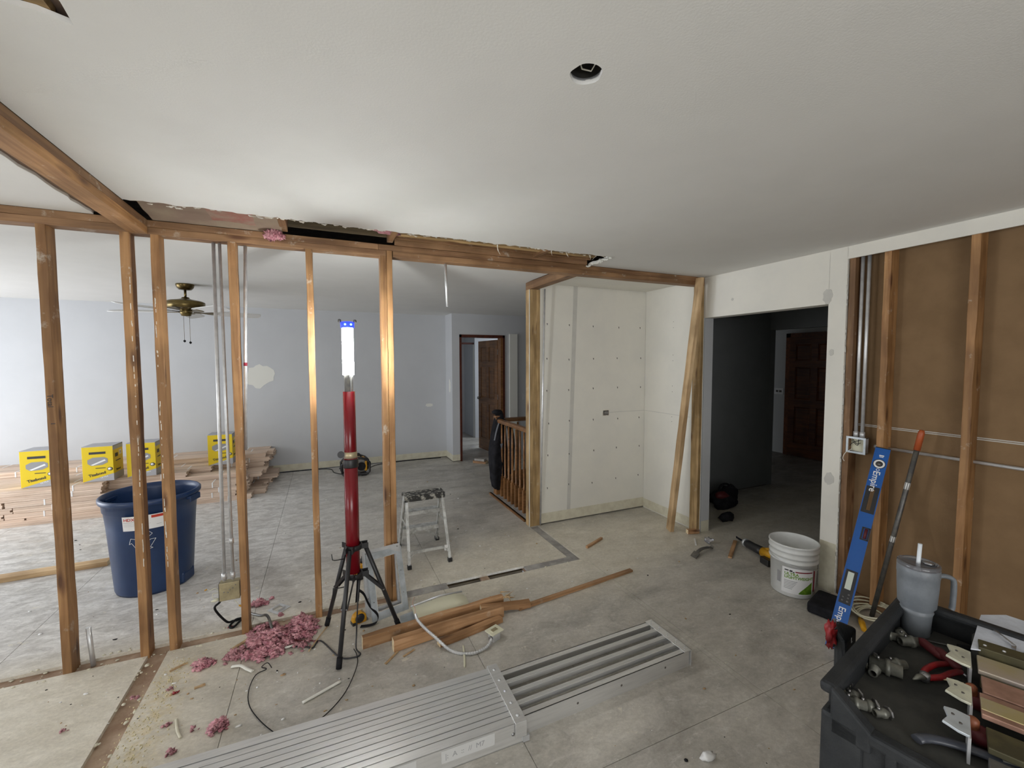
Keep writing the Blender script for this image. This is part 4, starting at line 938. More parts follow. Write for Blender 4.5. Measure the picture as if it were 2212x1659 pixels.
# ---- yellow adhesive cartons
def carton(x, y, label, z=.3665):
    t = thing('adhesive_carton', label, 'box', (x, y, z), 0, 'yellow cartons standing on the flooring pile')
    w, d, h = .262, .25, .385
    MB().box(0, w, 0, d, 0, h).build('carton_body', 'yellow', t, bevel=.002)
    MB().box(-.001, w + .001, -.001, d + .001, h - .004, h + .001).box(w, w + .001, 0, d, h - .05, h).build('grey_top', 'cartongrey', t)
    f = -.0012
    MB().add([(0.02, f, 0), (w, f, 0), (w, f, .075), (.02, f, .0), (0.0, f, 0), (w, f, .08)], [(4, 1, 5)]).build('grey_corner', 'cartongrey', t)
    MB().box(w + .0005, w + .0015, 0, d, 0, .075).build('grey_side_band', 'cartongrey', t)
    T = Matrix(((math.cos(.22), 0 - math.sin(.22) * 1, 0, .052), (0, 0, -1, f - .0004), (math.sin(.22), math.cos(.22), 0, .052), (0, 0, 0, 1)))
    text('brand_lettering', 'Titebond', .040, T, 'ink', t, bold=.001)
    T2 = Matrix(((math.cos(.22), 0 - math.sin(.22), 0, .15), (0, 0, -1, f - .0006), (math.sin(.22), math.cos(.22), 0, .030), (0, 0, 0, 1)))
    text('grade_lettering', 'ULTRA', .022, T2, 'label', t, bold=.0004)
    MB().box(.11, .195, f - .0006, f, .142, .149).build('print_bar', 'ink', t)
    MB().lathe([(.020, 0), (.017, .0008), (0, .0008)], 20, sx=1.2, X=Matrix.Translation((.232, f, .130)) @ Matrix.Rotation(PI / 2, 4, 'X')).build('round_seal', 'ink', t)
    MB().lathe([(.015, 0.001), (.0, .0013)], 20, sx=1.2, X=Matrix.Translation((.232, f, .130)) @ Matrix.Rotation(PI / 2, 4, 'X')).build('seal_center', 'label', t)
    # plain dark tool silhouette where the front artwork stands
    XF = Matrix(((1, 0, 0, 0), (0, 0, -1, f + .0003), (0, 1, 0, 0), (0, 0, 0, 1)))
    MB().prism([(.045, .20), (.075, .175), (.17, .18), (.215, .205), (.215, .245), (.185, .265), (.09, .265), (.045, .24)], 0, .0007, X=XF).build('artwork_patch', 'inkgrey', t)
    MB().prism([(.06, .30), (.20, .30), (.20, .325), (.06, .325)], 0, .0007, X=XF).build('artwork_patch', 'ink', t)
    MB().prism([(.07, .185), (.09, .178), (.20, .225), (.19, .24)], 0, .0012, X=XF).build('artwork_band', 'label', t)
    T3 = Matrix(((0, 0, 1, w + .0012), (1, 0, 0, .05), (0, 1, 0, h - .11), (0, 0, 0, 1)))
    MB().box(w + .0005, w + .0013, .15, .21, h - .125, h - .075).build('size_label', 'label', t)
    text('size_lettering', '11', .035, Matrix(((0, 0, 1, w + .0016), (1, 0, 0, .163), (0, 1, 0, h - .112), (0, 0, 0, 1))), 'ink', t, bold=.0006)
    MB().box(w + .0005, w + .0015, .06, .18, .20, .21).box(w + .0005, w + .0015, .05, .12, .25, .29).build('side_print', 'ink', t)
    text('side_lettering', 'Titebond', .030, Matrix(((0, 0, 1, w + .0016), (1, 0, 0, .06), (0, 1, 0, .095), (0, 0, 0, 1))), 'ink', t, bold=.0004)
    return t
for x, y, lab in ((-2.90, 3.06, 'leftmost yellow carton on the flooring, partly behind the first stud'), (-2.42, 3.075, 'yellow carton on the flooring between the first and second studs'), (-2.065, 3.14, 'yellow carton mostly hidden behind the second and third studs'), (-1.36, 3.42, 'rightmost yellow carton, behind the pair of tall conduits')):
    carton(x, y, lab, .358 if y < 3.3 else .358)
board('loose_stud', (-3.3, 1.46, .019), (-1.66, 1.52, .019), .089, .038, (0, 0, 1), 'fresh', 'pale board lying flat on the floor to the left of the blue bin', 'lumber', cutend=True, jit=.001)

# ---- ceiling fan
fn = thing('ceiling_fan', 'brass ceiling fan with pale blades and two pull chains in the far room', 'fan', (-1.255, 2.3, 2.44))
MB().lathe([(.076, 0), (.078, -.012), (.070, -.035), (.052, -.055), (.02, -.06), (0, -.06)], 32, cap=False).build('canopy', 'brass', fn)
MB().lathe([(.011, -.058), (.011, -.14)], 14).build('downrod', 'brass', fn)
mh = MB().lathe([(0, -.128), (.03, -.13), (.035, -.142), (.055, -.15), (.09, -.158), (.135, -.166), (.157, -.176)], 40, cap=False)
mh.lathe([(.157, -.176), (.162, -.180), (.162, -.238), (.157, -.242)], 40, cap=False); mh.lathe([(.157, -.242), (.10, -.254), (.06, -.260), (0, -.262)], 40, cap=False)
mh.lathe([(.1635, -.184), (.1635, -.188)], 40, cap=False).lathe([(.1635, -.231), (.1635, -.235)], 40, cap=False); mh.build('motor_housing', 'brass', fn)
MB().lathe([(.05, -.258), (.052, -.272), (.052, -.292), (.045, -.298), (.04, -.315), (.0, -.318)], 24, cap=False).build('switch_housing', 'brass', fn)
for k in range(5):
    a = math.radians(-50 + 72 * k); X = Matrix.Rotation(a, 4, 'Z') @ Matrix.Translation((0, 0, -.272)) @ Matrix.Rotation(math.radians(-13), 4, 'X')
    bl = MB().prism([(.20, -.055), (.30, -.066), (.60, -.072), (.655, -.060), (.67, 0), (.655, .060), (.60, .072), (.30, .066), (.20, .055)], -.003, .003, X=X).build('blade', 'blade', fn)
    MB().prism([(.06, -.014), (.14, -.012), (.19, -.03), (.25, -.035), (.27, 0), (.25, .035), (.19, .03), (.14, .012), (.06, .014)], -.009, -.004, X=X).build('blade_iron', 'brass', bl)
for x, l in ((-.022, .245), (.026, .26)):
    c = MB().tube([(x, 0, -.31), (x, 0, -.31 - l)], .0016, 6).build('pull_chain', 'brass', fn)
    MB().lathe([(.004, .012), (.011, .004), (.011, -.004), (.003, -.013)], 12, (x, 0, -.31 - l - .012)).build('pull_knob', 'matteblack', c)

# ---- step stool
so = thing('step_stool', 'small paint-splattered aluminium step stool behind the stud wall', 'step stool', (.76, .64, 0))
zt = .535
MB().box(-.175, .170, -.055, .075, zt - .002, zt + .002).box(-.175, .170, -.062, -.055, zt - .045, zt + .002).box(-.175, .170, .075, .08, zt - .03, zt + .002).build('top_step', 'blackalu', so, bevel=.004)
for x in (-.160, .150):
    s = 1 if x > 0 else -1
    f = MB().bar((x * .98, -.045, zt - .03), (x + .012 * s, -.225, .02), .022, .012, side=(0, 1, 0)); o = f.build('rear_leg', 'alusplat', so)
    MB().box(x + .012 * s - .016, x + .012 * s + .016, -.242, -.208, 0, .03).build('foot', 'black', o)
    MB().bar((x, .035, zt - .005), (x + .018 * s, .25, .02), .012, .05, side=(0, 1, 0), mi=0).bar((x - .012 * s, .02, zt - .005), (x + .006 * s, .235, .02), .004, .02, side=(0, 1, 0)).build('front_rail', 'alusplat', so)
    MB().bar((x + .004 * s, -.14, .30), (x + .008 * s, .12, .29), .003, .016).build('spreader', 'alusplat', so)
    MB().box(x + .018 * s - .016, x + .018 * s + .016, .225, .275, 0, .028).build('foot', 'black', so)
for z, y in ((.355, .12), (.185, .18)):
    MB().box(-.155, .155, y - .045, y + .035, z - .003, z + .003).box(-.155, .155, y - .048, y - .044, z - .03, z + .003).build('step', 'alusplat', so)
for s in (-1, 1): MB().bar((s * .01, .165, .17), (s * .155, .20, .06), .02, .004, side=(0, 1, 0)).build('corner_brace', 'alusplat', so)
MB().bar((-.165, -.19, .115), (.16, -.19, .115), .012, .022).build('rear_crossbar', 'alusplat', so); MB().box(.125, .155, -.198, -.188, .085, .13).build('tag', 'white', so)
for s in (-1, 1): MB().bar((s * .168, -.205, .07), (s * .12, -.19, .115), .008, .014).build('gusset', 'alusplat', so)

# ---- jobsite radio
rd = thing('jobsite_radio', 'yellow and black jobsite radio on the floor against the far wall', 'radio', (.385, 3.60, 0), .03)
MB().box(-.150, .150, -.09, .09, .045, .245).build('housing', 'darksteel', rd, bevel=.03)
MB().box(-.155, -.12, -.094, .094, .07, .215).box(.12, .155, -.094, .094, .07, .215).box(-.13, .13, -.05, .05, .235, .262).build('yellow_panel', 'yellowtool', rd, bevel=.01)
cage = [(-.185, -.10, .06), (-.19, -.10, .19), (-.15, -.10, .235), (-.07, -.10, .27), (.07, -.10, .27), (.15, -.10, .235), (.19, -.10, .19), (.185, -.10, .06), (.16, -.10, .03), (-.16, -.10, .03), (-.185, -.10, .06)]
for s in (1, -1): MB().tube([(x, y * s, z) for x, y, z in cage], .016, 8).build('roll_cage', 'black', rd)
for x, z in ((-.185, .10), (.185, .10), (-.15, .235), (.15, .235)): MB().tube([(x, -.1, z), (x, .1, z)], .015, 8).build('cage_bar', 'black', rd)
MB().tube([(-.08, -.02, .27), (-.05, -.02, .315), (.05, -.02, .315), (.08, -.02, .27)], .013, 8).build('carry_handle', 'black', rd)
MB().tube([(-.115, .02, .25), (-.105, .03, .43)], [.006, .004], 8).build('antenna', 'black', rd)
for x in (-.07, .075): MB().lathe([(.062, 0), (.058, .006), (.05, .002), (0, .002)], 24, X=Matrix.Translation((x, -.09, .14)) @ Matrix.Rotation(PI / 2, 4, 'X')).build('speaker_grille', 'matteblack', rd)
for x in (-.11, .11): MB().box(x - .04, x + .04, -.10, .10, 0, .04).build('foot', 'black', rd, bevel=.01)
MB().tube([(-.19, .0, .12), (-.22, .0, .12)], .012, 8).build('side_knob', 'black', rd)
cd = thing('power_cord', 'thin black cord running along the foot of the far wall', 'cord', (0, 4.16, 0))
MB().tube(smooth([(-1.2, .0, .006), (-.6, .02, .006), (0, -.02, .006), (.1, -.3, .006), (.19, -.5, .02)]), .005, 6).build('cord', 'matteblack', cd)
MB().tube(smooth([(.58, -.5, .02), (.7, -.1, .006), (1.2, .02, .006), (1.8, .0, .006)]), .005, 6).build('cord', 'matteblack', cd)

# ---- stair railing, jacket
rl = thing('stair_railing', 'varnished oak stair railing with turned balusters at the stairwell', 'railing', (1.945, 1.40, 0))
rz_ = .935
MB().prism([(-.03, -.02), (.03, -.02), (.033, 0), (.026, .02), (0, .028), (-.026, .02), (-.033, 0)], -.46, .50, X=Matrix.Translation((0, 0, rz_)) @ Matrix.Rotation(-PI / 2, 4, 'X') @ Matrix.Rotation(PI, 4, 'Z')).build('handrail', 'trimwood', rl)
MB().prism([(-.03, -.02), (.03, -.02), (.033, 0), (.026, .02), (0, .028), (-.026, .02), (-.033, 0)], 0, 1.35, X=Matrix.Translation((0, .47, rz_)) @ Matrix.Rotation(PI / 2, 4, 'Y') @ Matrix.Rotation(PI / 2, 4, 'Z')).build('handrail', 'trimwood', rl)
tp_ = [(.016, .022), (.016, .26), (.012, .275), (.017, .29), (.011, .305), (.014, .45), (.0125, .70), (.0105, .90)]
def bal(x, y):
    m_ = MB().box(x - .017, x + .017, y - .017, y + .017, .022, .27); m_.lathe([(r, z) for r, z in tp_ if z > .25], 10, (x, y, 0)); return m_.build('baluster', 'trimwood', rl)
for k in range(8): bal(0, -.38 + .105 * k)
for k in range(10): bal(.14 + .125 * k, .47)
MB().box(-.045, .045, .43, .52, .02, .98).lathe([(.055, .98), (.055, .995), (.03, 1.0), (.04, 1.02), (.0, 1.04)], 16, (0, .475, 0)).build('newel_post', 'trimwood', rl, bevel=.004)
MB().box(-.075, .07, -.46, .56, .0, .022).box(-.075, -.062, -.46, .56, -.017, .022).build('landing_tread', 'subgrey', rl)
MB().box(-.09, -.075, -.46, .56, .0, .020).build('nosing', 'trimwood', rl)
MB().box(.04, 1.3, .42, .44, .0, .30).build('skirt_board', 'trimwood', rl)
jk = thing('jacket', 'black jacket hanging over the newel post of the stair railing', 'jacket', (1.955, 1.885, -.03))
rings = [(.020, 1.085, .01, -.01), (.045, 1.06, .005, -.015), (.060, 1.0, .0, -.02), (.072, .92, -.01, -.03), (.088, .80, -.025, -.05), (.105, .62, -.04, -.06), (.108, .45, -.045, -.07), (.100, .28, -.045, -.07), (.080, .17, -.035, -.065), (.055, .13, -.02, -.06)]
vs = []; n = 28
for j, (r, z, cx, cy) in enumerate(rings):
    for k in range(n):
        a = 2 * PI * k / n; f = 1 + .16 * math.sin(3 * a + j * .35) * min(1, j / 3) + .10 * math.sin(7 * a + j * .6) * min(1, j / 4)
        vs.append((cx + r * f * math.cos(a), cy + r * f * .8 * math.sin(a), z + .012 * math.sin(4 * a)))
mb = MB().add(vs, [(j * n + k, j * n + (k + 1) % n, (j + 1) * n + (k + 1) % n, (j + 1) * n + k) for j in range(len(rings) - 1) for k in range(n)], 0, True)
mb.f.append(tuple(range(n))); mb.m.append(0); mb.sm.append(True); mb.build('jacket_body', 'cloth', jk)
MB().tube(smooth([(.03, -.06, .98), (.09, -.13, .90), (.11, -.16, .70), (.10, -.17, .45), (.085, -.16, .33)]), [.03] * 6 + [.05] * 8 + [.045] * 7 + [.035] * 4, 12, flat=.6).build('sleeve', 'cloth', jk)
MB().tube(smooth([(-.02, -.09, .97), (-.07, -.115, .86), (-.10, -.12, .74)]), [.012] * 13, 8, flat=.5).build('lining', 'clothgrey', jk)
MB().add([(-.045, -.165, .70), (-.012, -.172, .71), (-.030, -.17, .63)], [(0, 1, 2)]).build('logo_patch', 'clothgrey', jk)
MB().lathe([(.02, 0), (.055, .015), (.06, .04), (.03, .06), (0, .062)], 16, (-.03, -.03, 1.04), sx=1.1).build('hood', 'cloth', jk)
o = board('scrap_block', (2.22, 3.62, .02), (2.38, 3.46, .02), .09, .038, (0, 0, 1), 'offcut', 'short scrap of board on the floor just outside the far doorway', 'lumber', cutend=True)
board('scrap_block', (2.24, 3.60, .058), (2.36, 3.47, .058), .085, .036, (0, 0, 1), 'subgrey', 'dusty board scrap lying on top of the one by the far doorway', 'lumber')
# ---- joint compound bucket
bk = thing('plastic_bucket', 'dirty white plastic bucket with green print beside the doorway', 'bucket', (3.08, -1.03, 0))
prof = [(0, .004), (.126, .004), (.130, 0), (.134, .006), (.143, .24), (.151, .242), (.153, .250), (.145, .256), (.146, .275), (.152, .277), (.153, .285), (.147, .29), (.149, .315), (.155, .318), (.156, .326), (.150, .332), (.152, .352), (.156, .356), (.156, .366), (.149, .368), (.146, .36), (.138, .2), (.128, .012), (0, .012)]
MB().lathe(prof, 48, cap=False).build('bucket_body', 'bucket', bk)
MB().lathe([(.0, .215), (.10, .217), (.1395, .21), (.1395, .205)], 40, cap=False).build('compound', 'white', bk)
ka = math.atan2(-2.968 + 1.03, -3.08)
kr = lambda z: .1345 + .0095 * z / .24 + .0008
lb_ = wrap([(-.115, .085, .03, .215)], kr, ka + .35, 'label', 'label', bk)
kr2 = lambda z: kr(z) + .0006
k0 = ka + .35
wrap([(-.035, .080, .188, .196)], kr2, k0, 'maroon_bar', 'inkmaroon', lb_)
wrap([(-.100, -.075, .192, .200), (-.07, -.052, .188, .200), (-.05, -.04, .184, .192)], kr2, k0, 'logo_mark', 'ink', lb_)
wrap_text('ULTRA', .028, -.10, .162, 'lettering', 'inkgreen', lb_, kr2, k0, .0009)
wrap_text('LIGHTWEIGHT', .028, -.10, .139, 'lettering', 'inkgreen', lb_, kr2, k0, .0009)
wrap([(-.10, -.02 - .006 * k, .118 - .011 * k, .122 - .011 * k) for k in range(6)], kr2, k0, 'small_print', 'inkgrey', lb_)
n = 14; mb = MB(); vs = []
for i in range(n + 1):
    u = -.01 + .09 * i / n; z1 = .04 + .085 * (i / n) ** .8
    for z in (.036, z1): rad = kr2(z); a = k0 + u / rad; vs.append((rad * math.cos(a), rad * math.sin(a), z))
mb.add(vs, [(2 * i, 2 * i + 2, 2 * i + 3, 2 * i + 1) for i in range(n)]); mb.build('green_corner', 'green', lb_)
wrap([(.094, .11, .05, .205)], kr, k0, 'red_panel', 'inkmaroon', bk)
wrap([(-.150, -.125, .09, .17)], kr, k0, 'barcode_panel', 'inkgrey', bk)
MB().tube([(.152 * math.cos(a), .152 * math.sin(a), .235 - .03 * math.sin((a - ka) * 1)) for a in [ka - 1.5 + 3.0 * i / 16 for i in range(17)]], .0018, 6).build('bail_wire', 'galv', bk)
# ---- reciprocating saw
sw_ = thing('reciprocating_saw', 'yellow and black reciprocating saw on the floor in front of the hallway, beside the bucket', 'power tool', (3.36, -.50, 0))
a = V((3.459, -.266, .03)) - sw_.location; b = V((3.385, -.42, .05)) - sw_.location
MB().bar(a, b, .003, .018, side=(0, 0, 1)).build('saw_blade', 'matteblack', sw_)
c1 = V((3.335, -.62, .06)) - sw_.location
MB().tube([b, b.lerp(c1, .18), b.lerp(c1, .5), b.lerp(c1, .8), c1], [.024, .036, .034, .038, .036], 14).build('gear_housing', 'black', sw_)
MB().tube([b + V((.004, .01, .0)), b + V((-.002, -.012, 0))], .036, 14).build('shoe_clamp', 'galv', sw_)
c2 = V((3.30, -.80, .08)) - sw_.location
MB().tube([c1, c1.lerp(c2, .4), c2], [.040, .038, .030], 14).build('motor_housing', 'yellowtool', sw_)
MB().tube(smooth([c1 + V((0, 0, .02)), c1 + V((-.01, -.08, .05)), c2 + V((0, 0, .03))]), .014, 8).build('rear_handle', 'yellowtool', sw_)
MB().box(-.05, .045, -.035, .035, .0, .055, X=Matrix.Translation(V((3.275, -.70, 0)) - sw_.location) @ Matrix.Rotation(1.3, 4, 'Z')).build('battery', 'black', sw_, bevel=.008)
# ---- small tools and scraps on the floor
pb_ = thing('pry_bar', 'short curved grey pry bar on the floor before the leaning board', 'pry bar', (2.97, -.335, 0))
P_ = smooth([(-.15, -.03, .004), (-.08, -.005, .02), (0, .015, .028), (.09, .025, .02), (.13, .03, .008), (.15, .04, .02)], 4)
mb = MB(); w = .022; side = V((.1, 1, 0)).normalized()
for i in range(len(P_) - 1):
    a_, b_ = P_[i], P_[i + 1]; wa = w * (1.5 if i < 4 else .8); h_ = side * wa
    mb.add([a_ - h_, a_ + h_, b_ + h_, b_ - h_] + [q + V((0, 0, .005)) for q in (a_ - h_, a_ + h_, b_ + h_, b_ - h_)], [(0, 1, 2, 3), (7, 6, 5, 4), (0, 4, 5, 1), (1, 5, 6, 2), (2, 6, 7, 3), (3, 7, 4, 0)])
mb.build('bar', 'darksteel', pb_)
tag(board('wood_scrap', (2.10, .155, .010), (2.335, .262, .010), .022, .02, (0, 0, 1), 'offcut', 'small stick of wood lying on the closet floor', 'lumber', jit=.001))
tag(board('wood_scrap', (3.09, -.50, .008), (3.42, -.29, .010), .03, .012, (0, 0, 1), 'offcut', 'pointed lath lying in front of the hallway beside the saw blade', 'lumber', jit=.001))
board('scrap_block', (3.16, .03, .022), (3.27, -.005, .022), .04, .038, (0, 0, 1), 'offcut', 'short wood block on the floor at the foot of the end stud', 'lumber', cutend=True)
pc = tag(MB().blob((0, 0, .03), .035, 5, .9, 4, 2, 0, (1, 1, .8)).build('crumpled_wrap', 'clear', loc=(3.17, -.21, 0)), 'crumpled clear plastic beside the curved pry bar', 'wrapper')
board('white_splinter', (3.03, -.20, .004), (3.13, -.09, .004), .012, .006, (0, 0, 1), 'white', 'white sliver on the floor left of the crumpled plastic', 'debris', jit=.0005)
cs = thing('soft_case', 'flat black soft case lying on the floor below the bucket', 'case', (3.02, -1.305, 0), .35)
MB().prism([(-.13, -.09), (.12, -.10), (.14, .08), (-.11, .10)], 0, .075).build('case_body', 'cloth', cs, bevel=.018); MB().tube([(-.13, -.092, .04), (.12, -.102, .04), (.142, .08, .04)], .004, 6).build('zip', 'matteblack', cs)
# ---- bag in the hall
bg_ = thing('tool_bag', 'dark tool bag slumped against the hallway wall', 'bag', (4.12, .42, 0))
MB().blob((0, 0, .10), .15, 3, .3, 2, 3, 0, (1.2, .75, .75)).build('bag_body', 'cloth', bg_)
MB().blob((.11, .02, .13), .10, 8, .3, 2, 3, 0, (.8, .9, 1.0)).build('side_pocket', 'cloth', bg_)
MB().blob((-.08, -.04, .16), .07, 6, .3, 2, 2, 0, (1.2, .8, .6)).build('red_flap', 'maroongrip', bg_)
MB().tube(smooth([(-.1, 0, .16), (0, .04, .24), (.1, .03, .24), (.16, 0, .14)]), .012, 8).build('shoulder_strap', 'matteblack', bg_)
tag(MB().blob((0, 0, .045), .07, 2, .4, 2, 2, 0, (1.3, .8, .75)).build('work_boot', 'cloth', loc=(3.78, .10, 0)), 'small black lump beside the jamb in front of the tool bag', 'boot')

# ---- right wall: conduits, box
conduit('left conduit of the pair that drops into the open box on the right wall', (3.335, -1.262, 2.44), (3.335, -1.262, 1.14), .0105, coup=(.985,))
conduit('right conduit of the pair that drops into the open box on the right wall', (3.335, -1.300, 2.44), (3.335, -1.300, 1.14), .0105, coup=(.985,))
conduit('conduit running level through the studs of the brown bay', (3.365, -1.36, 1.088), (3.365, -3.2, 1.088), .0095, coup=(.01,))
wb_ = thing('open_wiring_box', 'open steel wiring box under the two conduits on the right wall', 'junction box', (3.335, -1.285, 1.088))
MB().box(.0, .003, -.052, .052, -.052, .052).box(-.04, 0, -.052, -.049, -.052, .052).box(-.04, 0, .049, .052, -.052, .052).box(-.04, 0, -.052, .052, -.052, -.049).box(-.04, 0, -.052, .052, .049, .052).build('box_shell', 'galv', wb_)
MB().box(-.043, -.040, -.058, .058, -.056, -.043).box(-.043, -.040, -.058, .058, .043, .056).box(-.043, -.040, -.058, -.045, -.043, .043).box(-.043, -.040, .045, .058, -.043, .043).build('plaster_ring', 'galvblue', wb_)
MB().box(-.006, -.001, -.045, .045, -.045, .045).build('box_back', 'ivory', wb_)
for p in (((-.01, .04, .04), (-.03, .0, .01), (-.045, -.03, .02)), ((-.01, -.03, .045), (-.035, .02, .015), (-.03, .04, -.01)), ((-.01, .0, .04), (-.04, -.01, .0), (-.03, .03, .03)), ((-.02, .03, -.03), (-.05, .055, -.06), (-.05, .07, -.10), (-.05, .06, -.12))):
    MB().tube(smooth(p), .002, 5).build('loose_wire', 'wirewhite' if p[0][2] < 0 else 'matteblack', wb_)
# ---- level and pole leaning against the bay
a = V((2.665, -1.535, .0)); b = V((3.262, -1.455, 1.095)); L = (b - a).length
nrm = (V((0, -2.968, 1.667)) - (a + b) / 2); nrm = nrm - V((0, 0, 1)) * nrm.z * .6
Xl = frame(a, b - a, nrm + V((0, .3, 0)))
lv = thing('spirit_level', 'long blue spirit level leaning against the stud of the brown bay', 'level', X=Xl)
hw = .036; ht = .013
g0, g1 = L - .425, L - .265      # handle opening
v0, v1 = L - .60, L - .52
def lbx(*b_): return MB().box(*b_)
m_ = MB().box(0, g0, -hw, hw, -ht, ht).box(g1, L, -hw, hw, -ht, ht).box(g0, g1, -hw, -hw + .018, -ht, ht).box(g0, g1, hw - .018, hw, -ht, ht)
m_.build('level_body', 'levelblue', lv)
MB().box(0, L, -hw - .001, -hw + .004, ht, ht + .0015).box(0, L, hw - .004, hw + .001, ht, ht + .0015).build('edge_rib', 'levelblue', lv)
MB().box(-.006, 0, -hw - .001, hw + .001, -ht - .001, ht + .001).box(L, L + .006, -hw - .001, hw + .001, -ht - .001, ht + .001).build('end_cap', 'black', lv)
def ring2(x, y, r0, r1, z0, z1, name, m, parent, n=28):
    MB().lathe([(r0, z0), (r0, z1), (r1, z1), (r1, z0), (r0, z0)], n, (x, y, 0), cap=False).build(name, m, parent)
for x in (L - .105, .10):
    ring2(x, .0, .018, .028, ht - .001, ht + .002, 'vial_ring', 'white', lv); ring2(x, 0, .028, .031, ht - .001, ht + .0015, 'ring_border', 'black', lv)
    MB().lathe([(.018, ht + .0006), (.0, ht + .0008)], 24, (x, 0, 0)).build('vial', 'darksteel', lv)
MB().box(g0 - .006, g0 + .012, -hw + .004, hw - .004, ht - .001, ht + .002).box(g1 - .012, g1 + .006, -hw + .004, hw - .004, ht - .001, ht + .002).box(g0 + .012, g1 - .012, -hw + .004, -.010, ht - .02, ht + .002).box(g0 + .012, g1 - .012, .010, hw - .004, ht - .02, ht + .002).build('handle_grip', 'black', lv)
MB().box(v0, v1, -.036, -.028, -ht, ht + .003).box(v0, v0 + .008, -.036, -.0, ht - .001, ht + .003).box(v1 - .008, v1, -.036, -.0, ht - .001, ht + .003).box(v0, v1, -.004, .004, ht - .001, ht + .003).build('center_vial_frame', 'black', lv)
MB().tube([(v0 + .01, -.017, ht + .002), (v1 - .01, -.017, ht + .002)], .008, 10).build('center_vial', 'maroongrip', lv)
d0, d1 = .255, .455
dp = MB().box(d0, d1, -.028, .028, ht - .001, ht + .003).build('digital_display', 'black', lv, bevel=.002)
MB().box(d0 + .085, d1 - .012, -.013, .016, ht + .003, ht + .004).build('screen', 'lcd', dp)
for k in range(5): MB().lathe([(.006, 0), (.005, .0012), (0, .0013)], 10, (d0 + .018 + .020 * (k // 2), -.012 + .024 * (k % 2), ht + .003)).build('button', 'darksteel', dp)
def ltext(body, x, size):
    # reads downward along the level, letters turned sideways
    T = Matrix(((-1, 0, 0, x), (0, -1, 0, size * .36), (0, 0, 1, ht + .0018), (0, 0, 0, 1)))
    text('brand_lettering', body, size, T, 'label', lv, bold=.0004)
ltext('Empire', L - .155, .048); ltext('Empire', .235, .046)
MB().lathe([(.006, 0), (.007, .0004), (.009, .0004), (.009, 0)], 16, (L - .145, 0, ht + .001), cap=False).build('emblem', 'label', lv)
MB().box(L - .052, L - .045, -.014, .010, ht, ht + .001).box(L - .060, L - .056, -.012, .008, ht, ht + .001).build('small_marking', 'label', lv)
pl = thing('extension_pole', 'long grey pole with an orange tip leaning on the brown wall', 'pole', (3.225, -1.452, 0))
t_ = V((.055, -.185, 1.245)); MB().tube([(0, 0, 0), t_ * .93], .0135, 14).build('pole_shaft', 'darksteel', pl)
MB().tube([t_ * .90, t_ * .985, t_], [.0165, .0165, .011], 14).build('orange_tip', 'orange', pl)
for f, l in ((.70, .035), (.42, .03)): MB().tube([t_ * f, t_ * (f + l)], [.0142, .0142], 8).build('paint_smear', 'white', pl)
# ---- cable coil and clutter behind the cart
cc = thing('cable_coil', 'coil of pale cable on the floor against the foot of the brown wall', 'cable', (3.215, -1.46, 0))
for k in range(6):
    r = .085 + .012 * k; MB().tube([(r * math.cos(a_) * (1 + .04 * k % .1), r * .8 * math.sin(a_), .012 + .010 * k + .01 * math.sin(a_ * 2 + k)) for a_ in [2 * PI * i / 28 for i in range(29)]], .0048, 6).build('cable_loop', 'ivory', cc)
tag(MB().prism([(0, 0), (.16, .02), (.14, .07), (.02, .06)], 0, .006).build('drywall_scrap', 'torn', loc=(3.06, -1.30 - .06, .078)), 'scrap of drywall lying on top of the soft case', 'debris').location = (3.20, -1.245, 0)
yt = thing('hand_tool', 'small yellow and red hand tool on the floor behind the cart rail', 'hand tool', (3.04, -1.49, 0), .6)
MB().tube([(-.07, 0, .02), (0, 0, .024), (.06, 0, .02)], [.014, .018, .014], 10).build('yellow_handle', 'yellowtool', yt); MB().box(.06, .13, -.012, .012, .012, .020).build('jaw', 'steel', yt)

# ---- black utility cart in the foreground
ct = thing('utility_cart', 'black plastic utility cart in the lower right corner, loaded with electrical parts', 'cart', (1.102, -2.353, 0), math.radians(11.5))
Wc, Dc, zt, zr, zf = .68, -1.05, .80, .88, .815
def cp(boxes, name, m='cart', bevel=.006, par=ct):
    mb = MB()
    for b in boxes: mb.box(*b)
    return mb.build(name, m, par, bevel=bevel)
cp([(.02, Wc - .02, Dc, -.02, .775, zt)], 'tray_floor', 'cartmat', 0)
cp([(.0, Wc, -.030, .006, zr - .028, zr)], 'rail', bevel=.010)
cp([(.03, Wc, -.020, -.006, .70, zr - .02)], 'rail_wall', bevel=.003)
cp([(Wc - .030, Wc + .006, Dc, 0, zr - .028, zr)], 'rail', bevel=.010)
cp([(Wc - .012, Wc, Dc, 0, .70, zr - .02)], 'rail_wall', bevel=.003)
cp([(-.006, .03, Dc, -.09, zf - .03, zf)], 'low_lip', bevel=.008)
mb = MB().add([(-.006, -.10, zf), (.03, -.10, zf), (.03, -.02, zr), (-.006, -.02, zr), (-.006, -.10, zf - .05), (.03, -.10, zf - .05), (.03, -.02, zf - .05), (-.006, -.02, zf - .05)], [(0, 1, 2, 3), (7, 6, 5, 4), (0, 4, 5, 1), (1, 5, 6, 2), (2, 6, 7, 3), (3, 7, 4, 0)])
mb.build('corner_gusset', 'cart', ct, bevel=.006)
for b_ in ((-.006, .06, -.085, -.0, .12, zf), (Wc - .06, Wc + .002, -.085, -.0, .12, zf), (-.006, .06, Dc, Dc + .085, .12, zf), (Wc - .06, Wc + .002, Dc, Dc + .085, .12, zf)):
    cp([b_], 'corner_post', bevel=.012)
n = 12; mb = MB(); vs = []
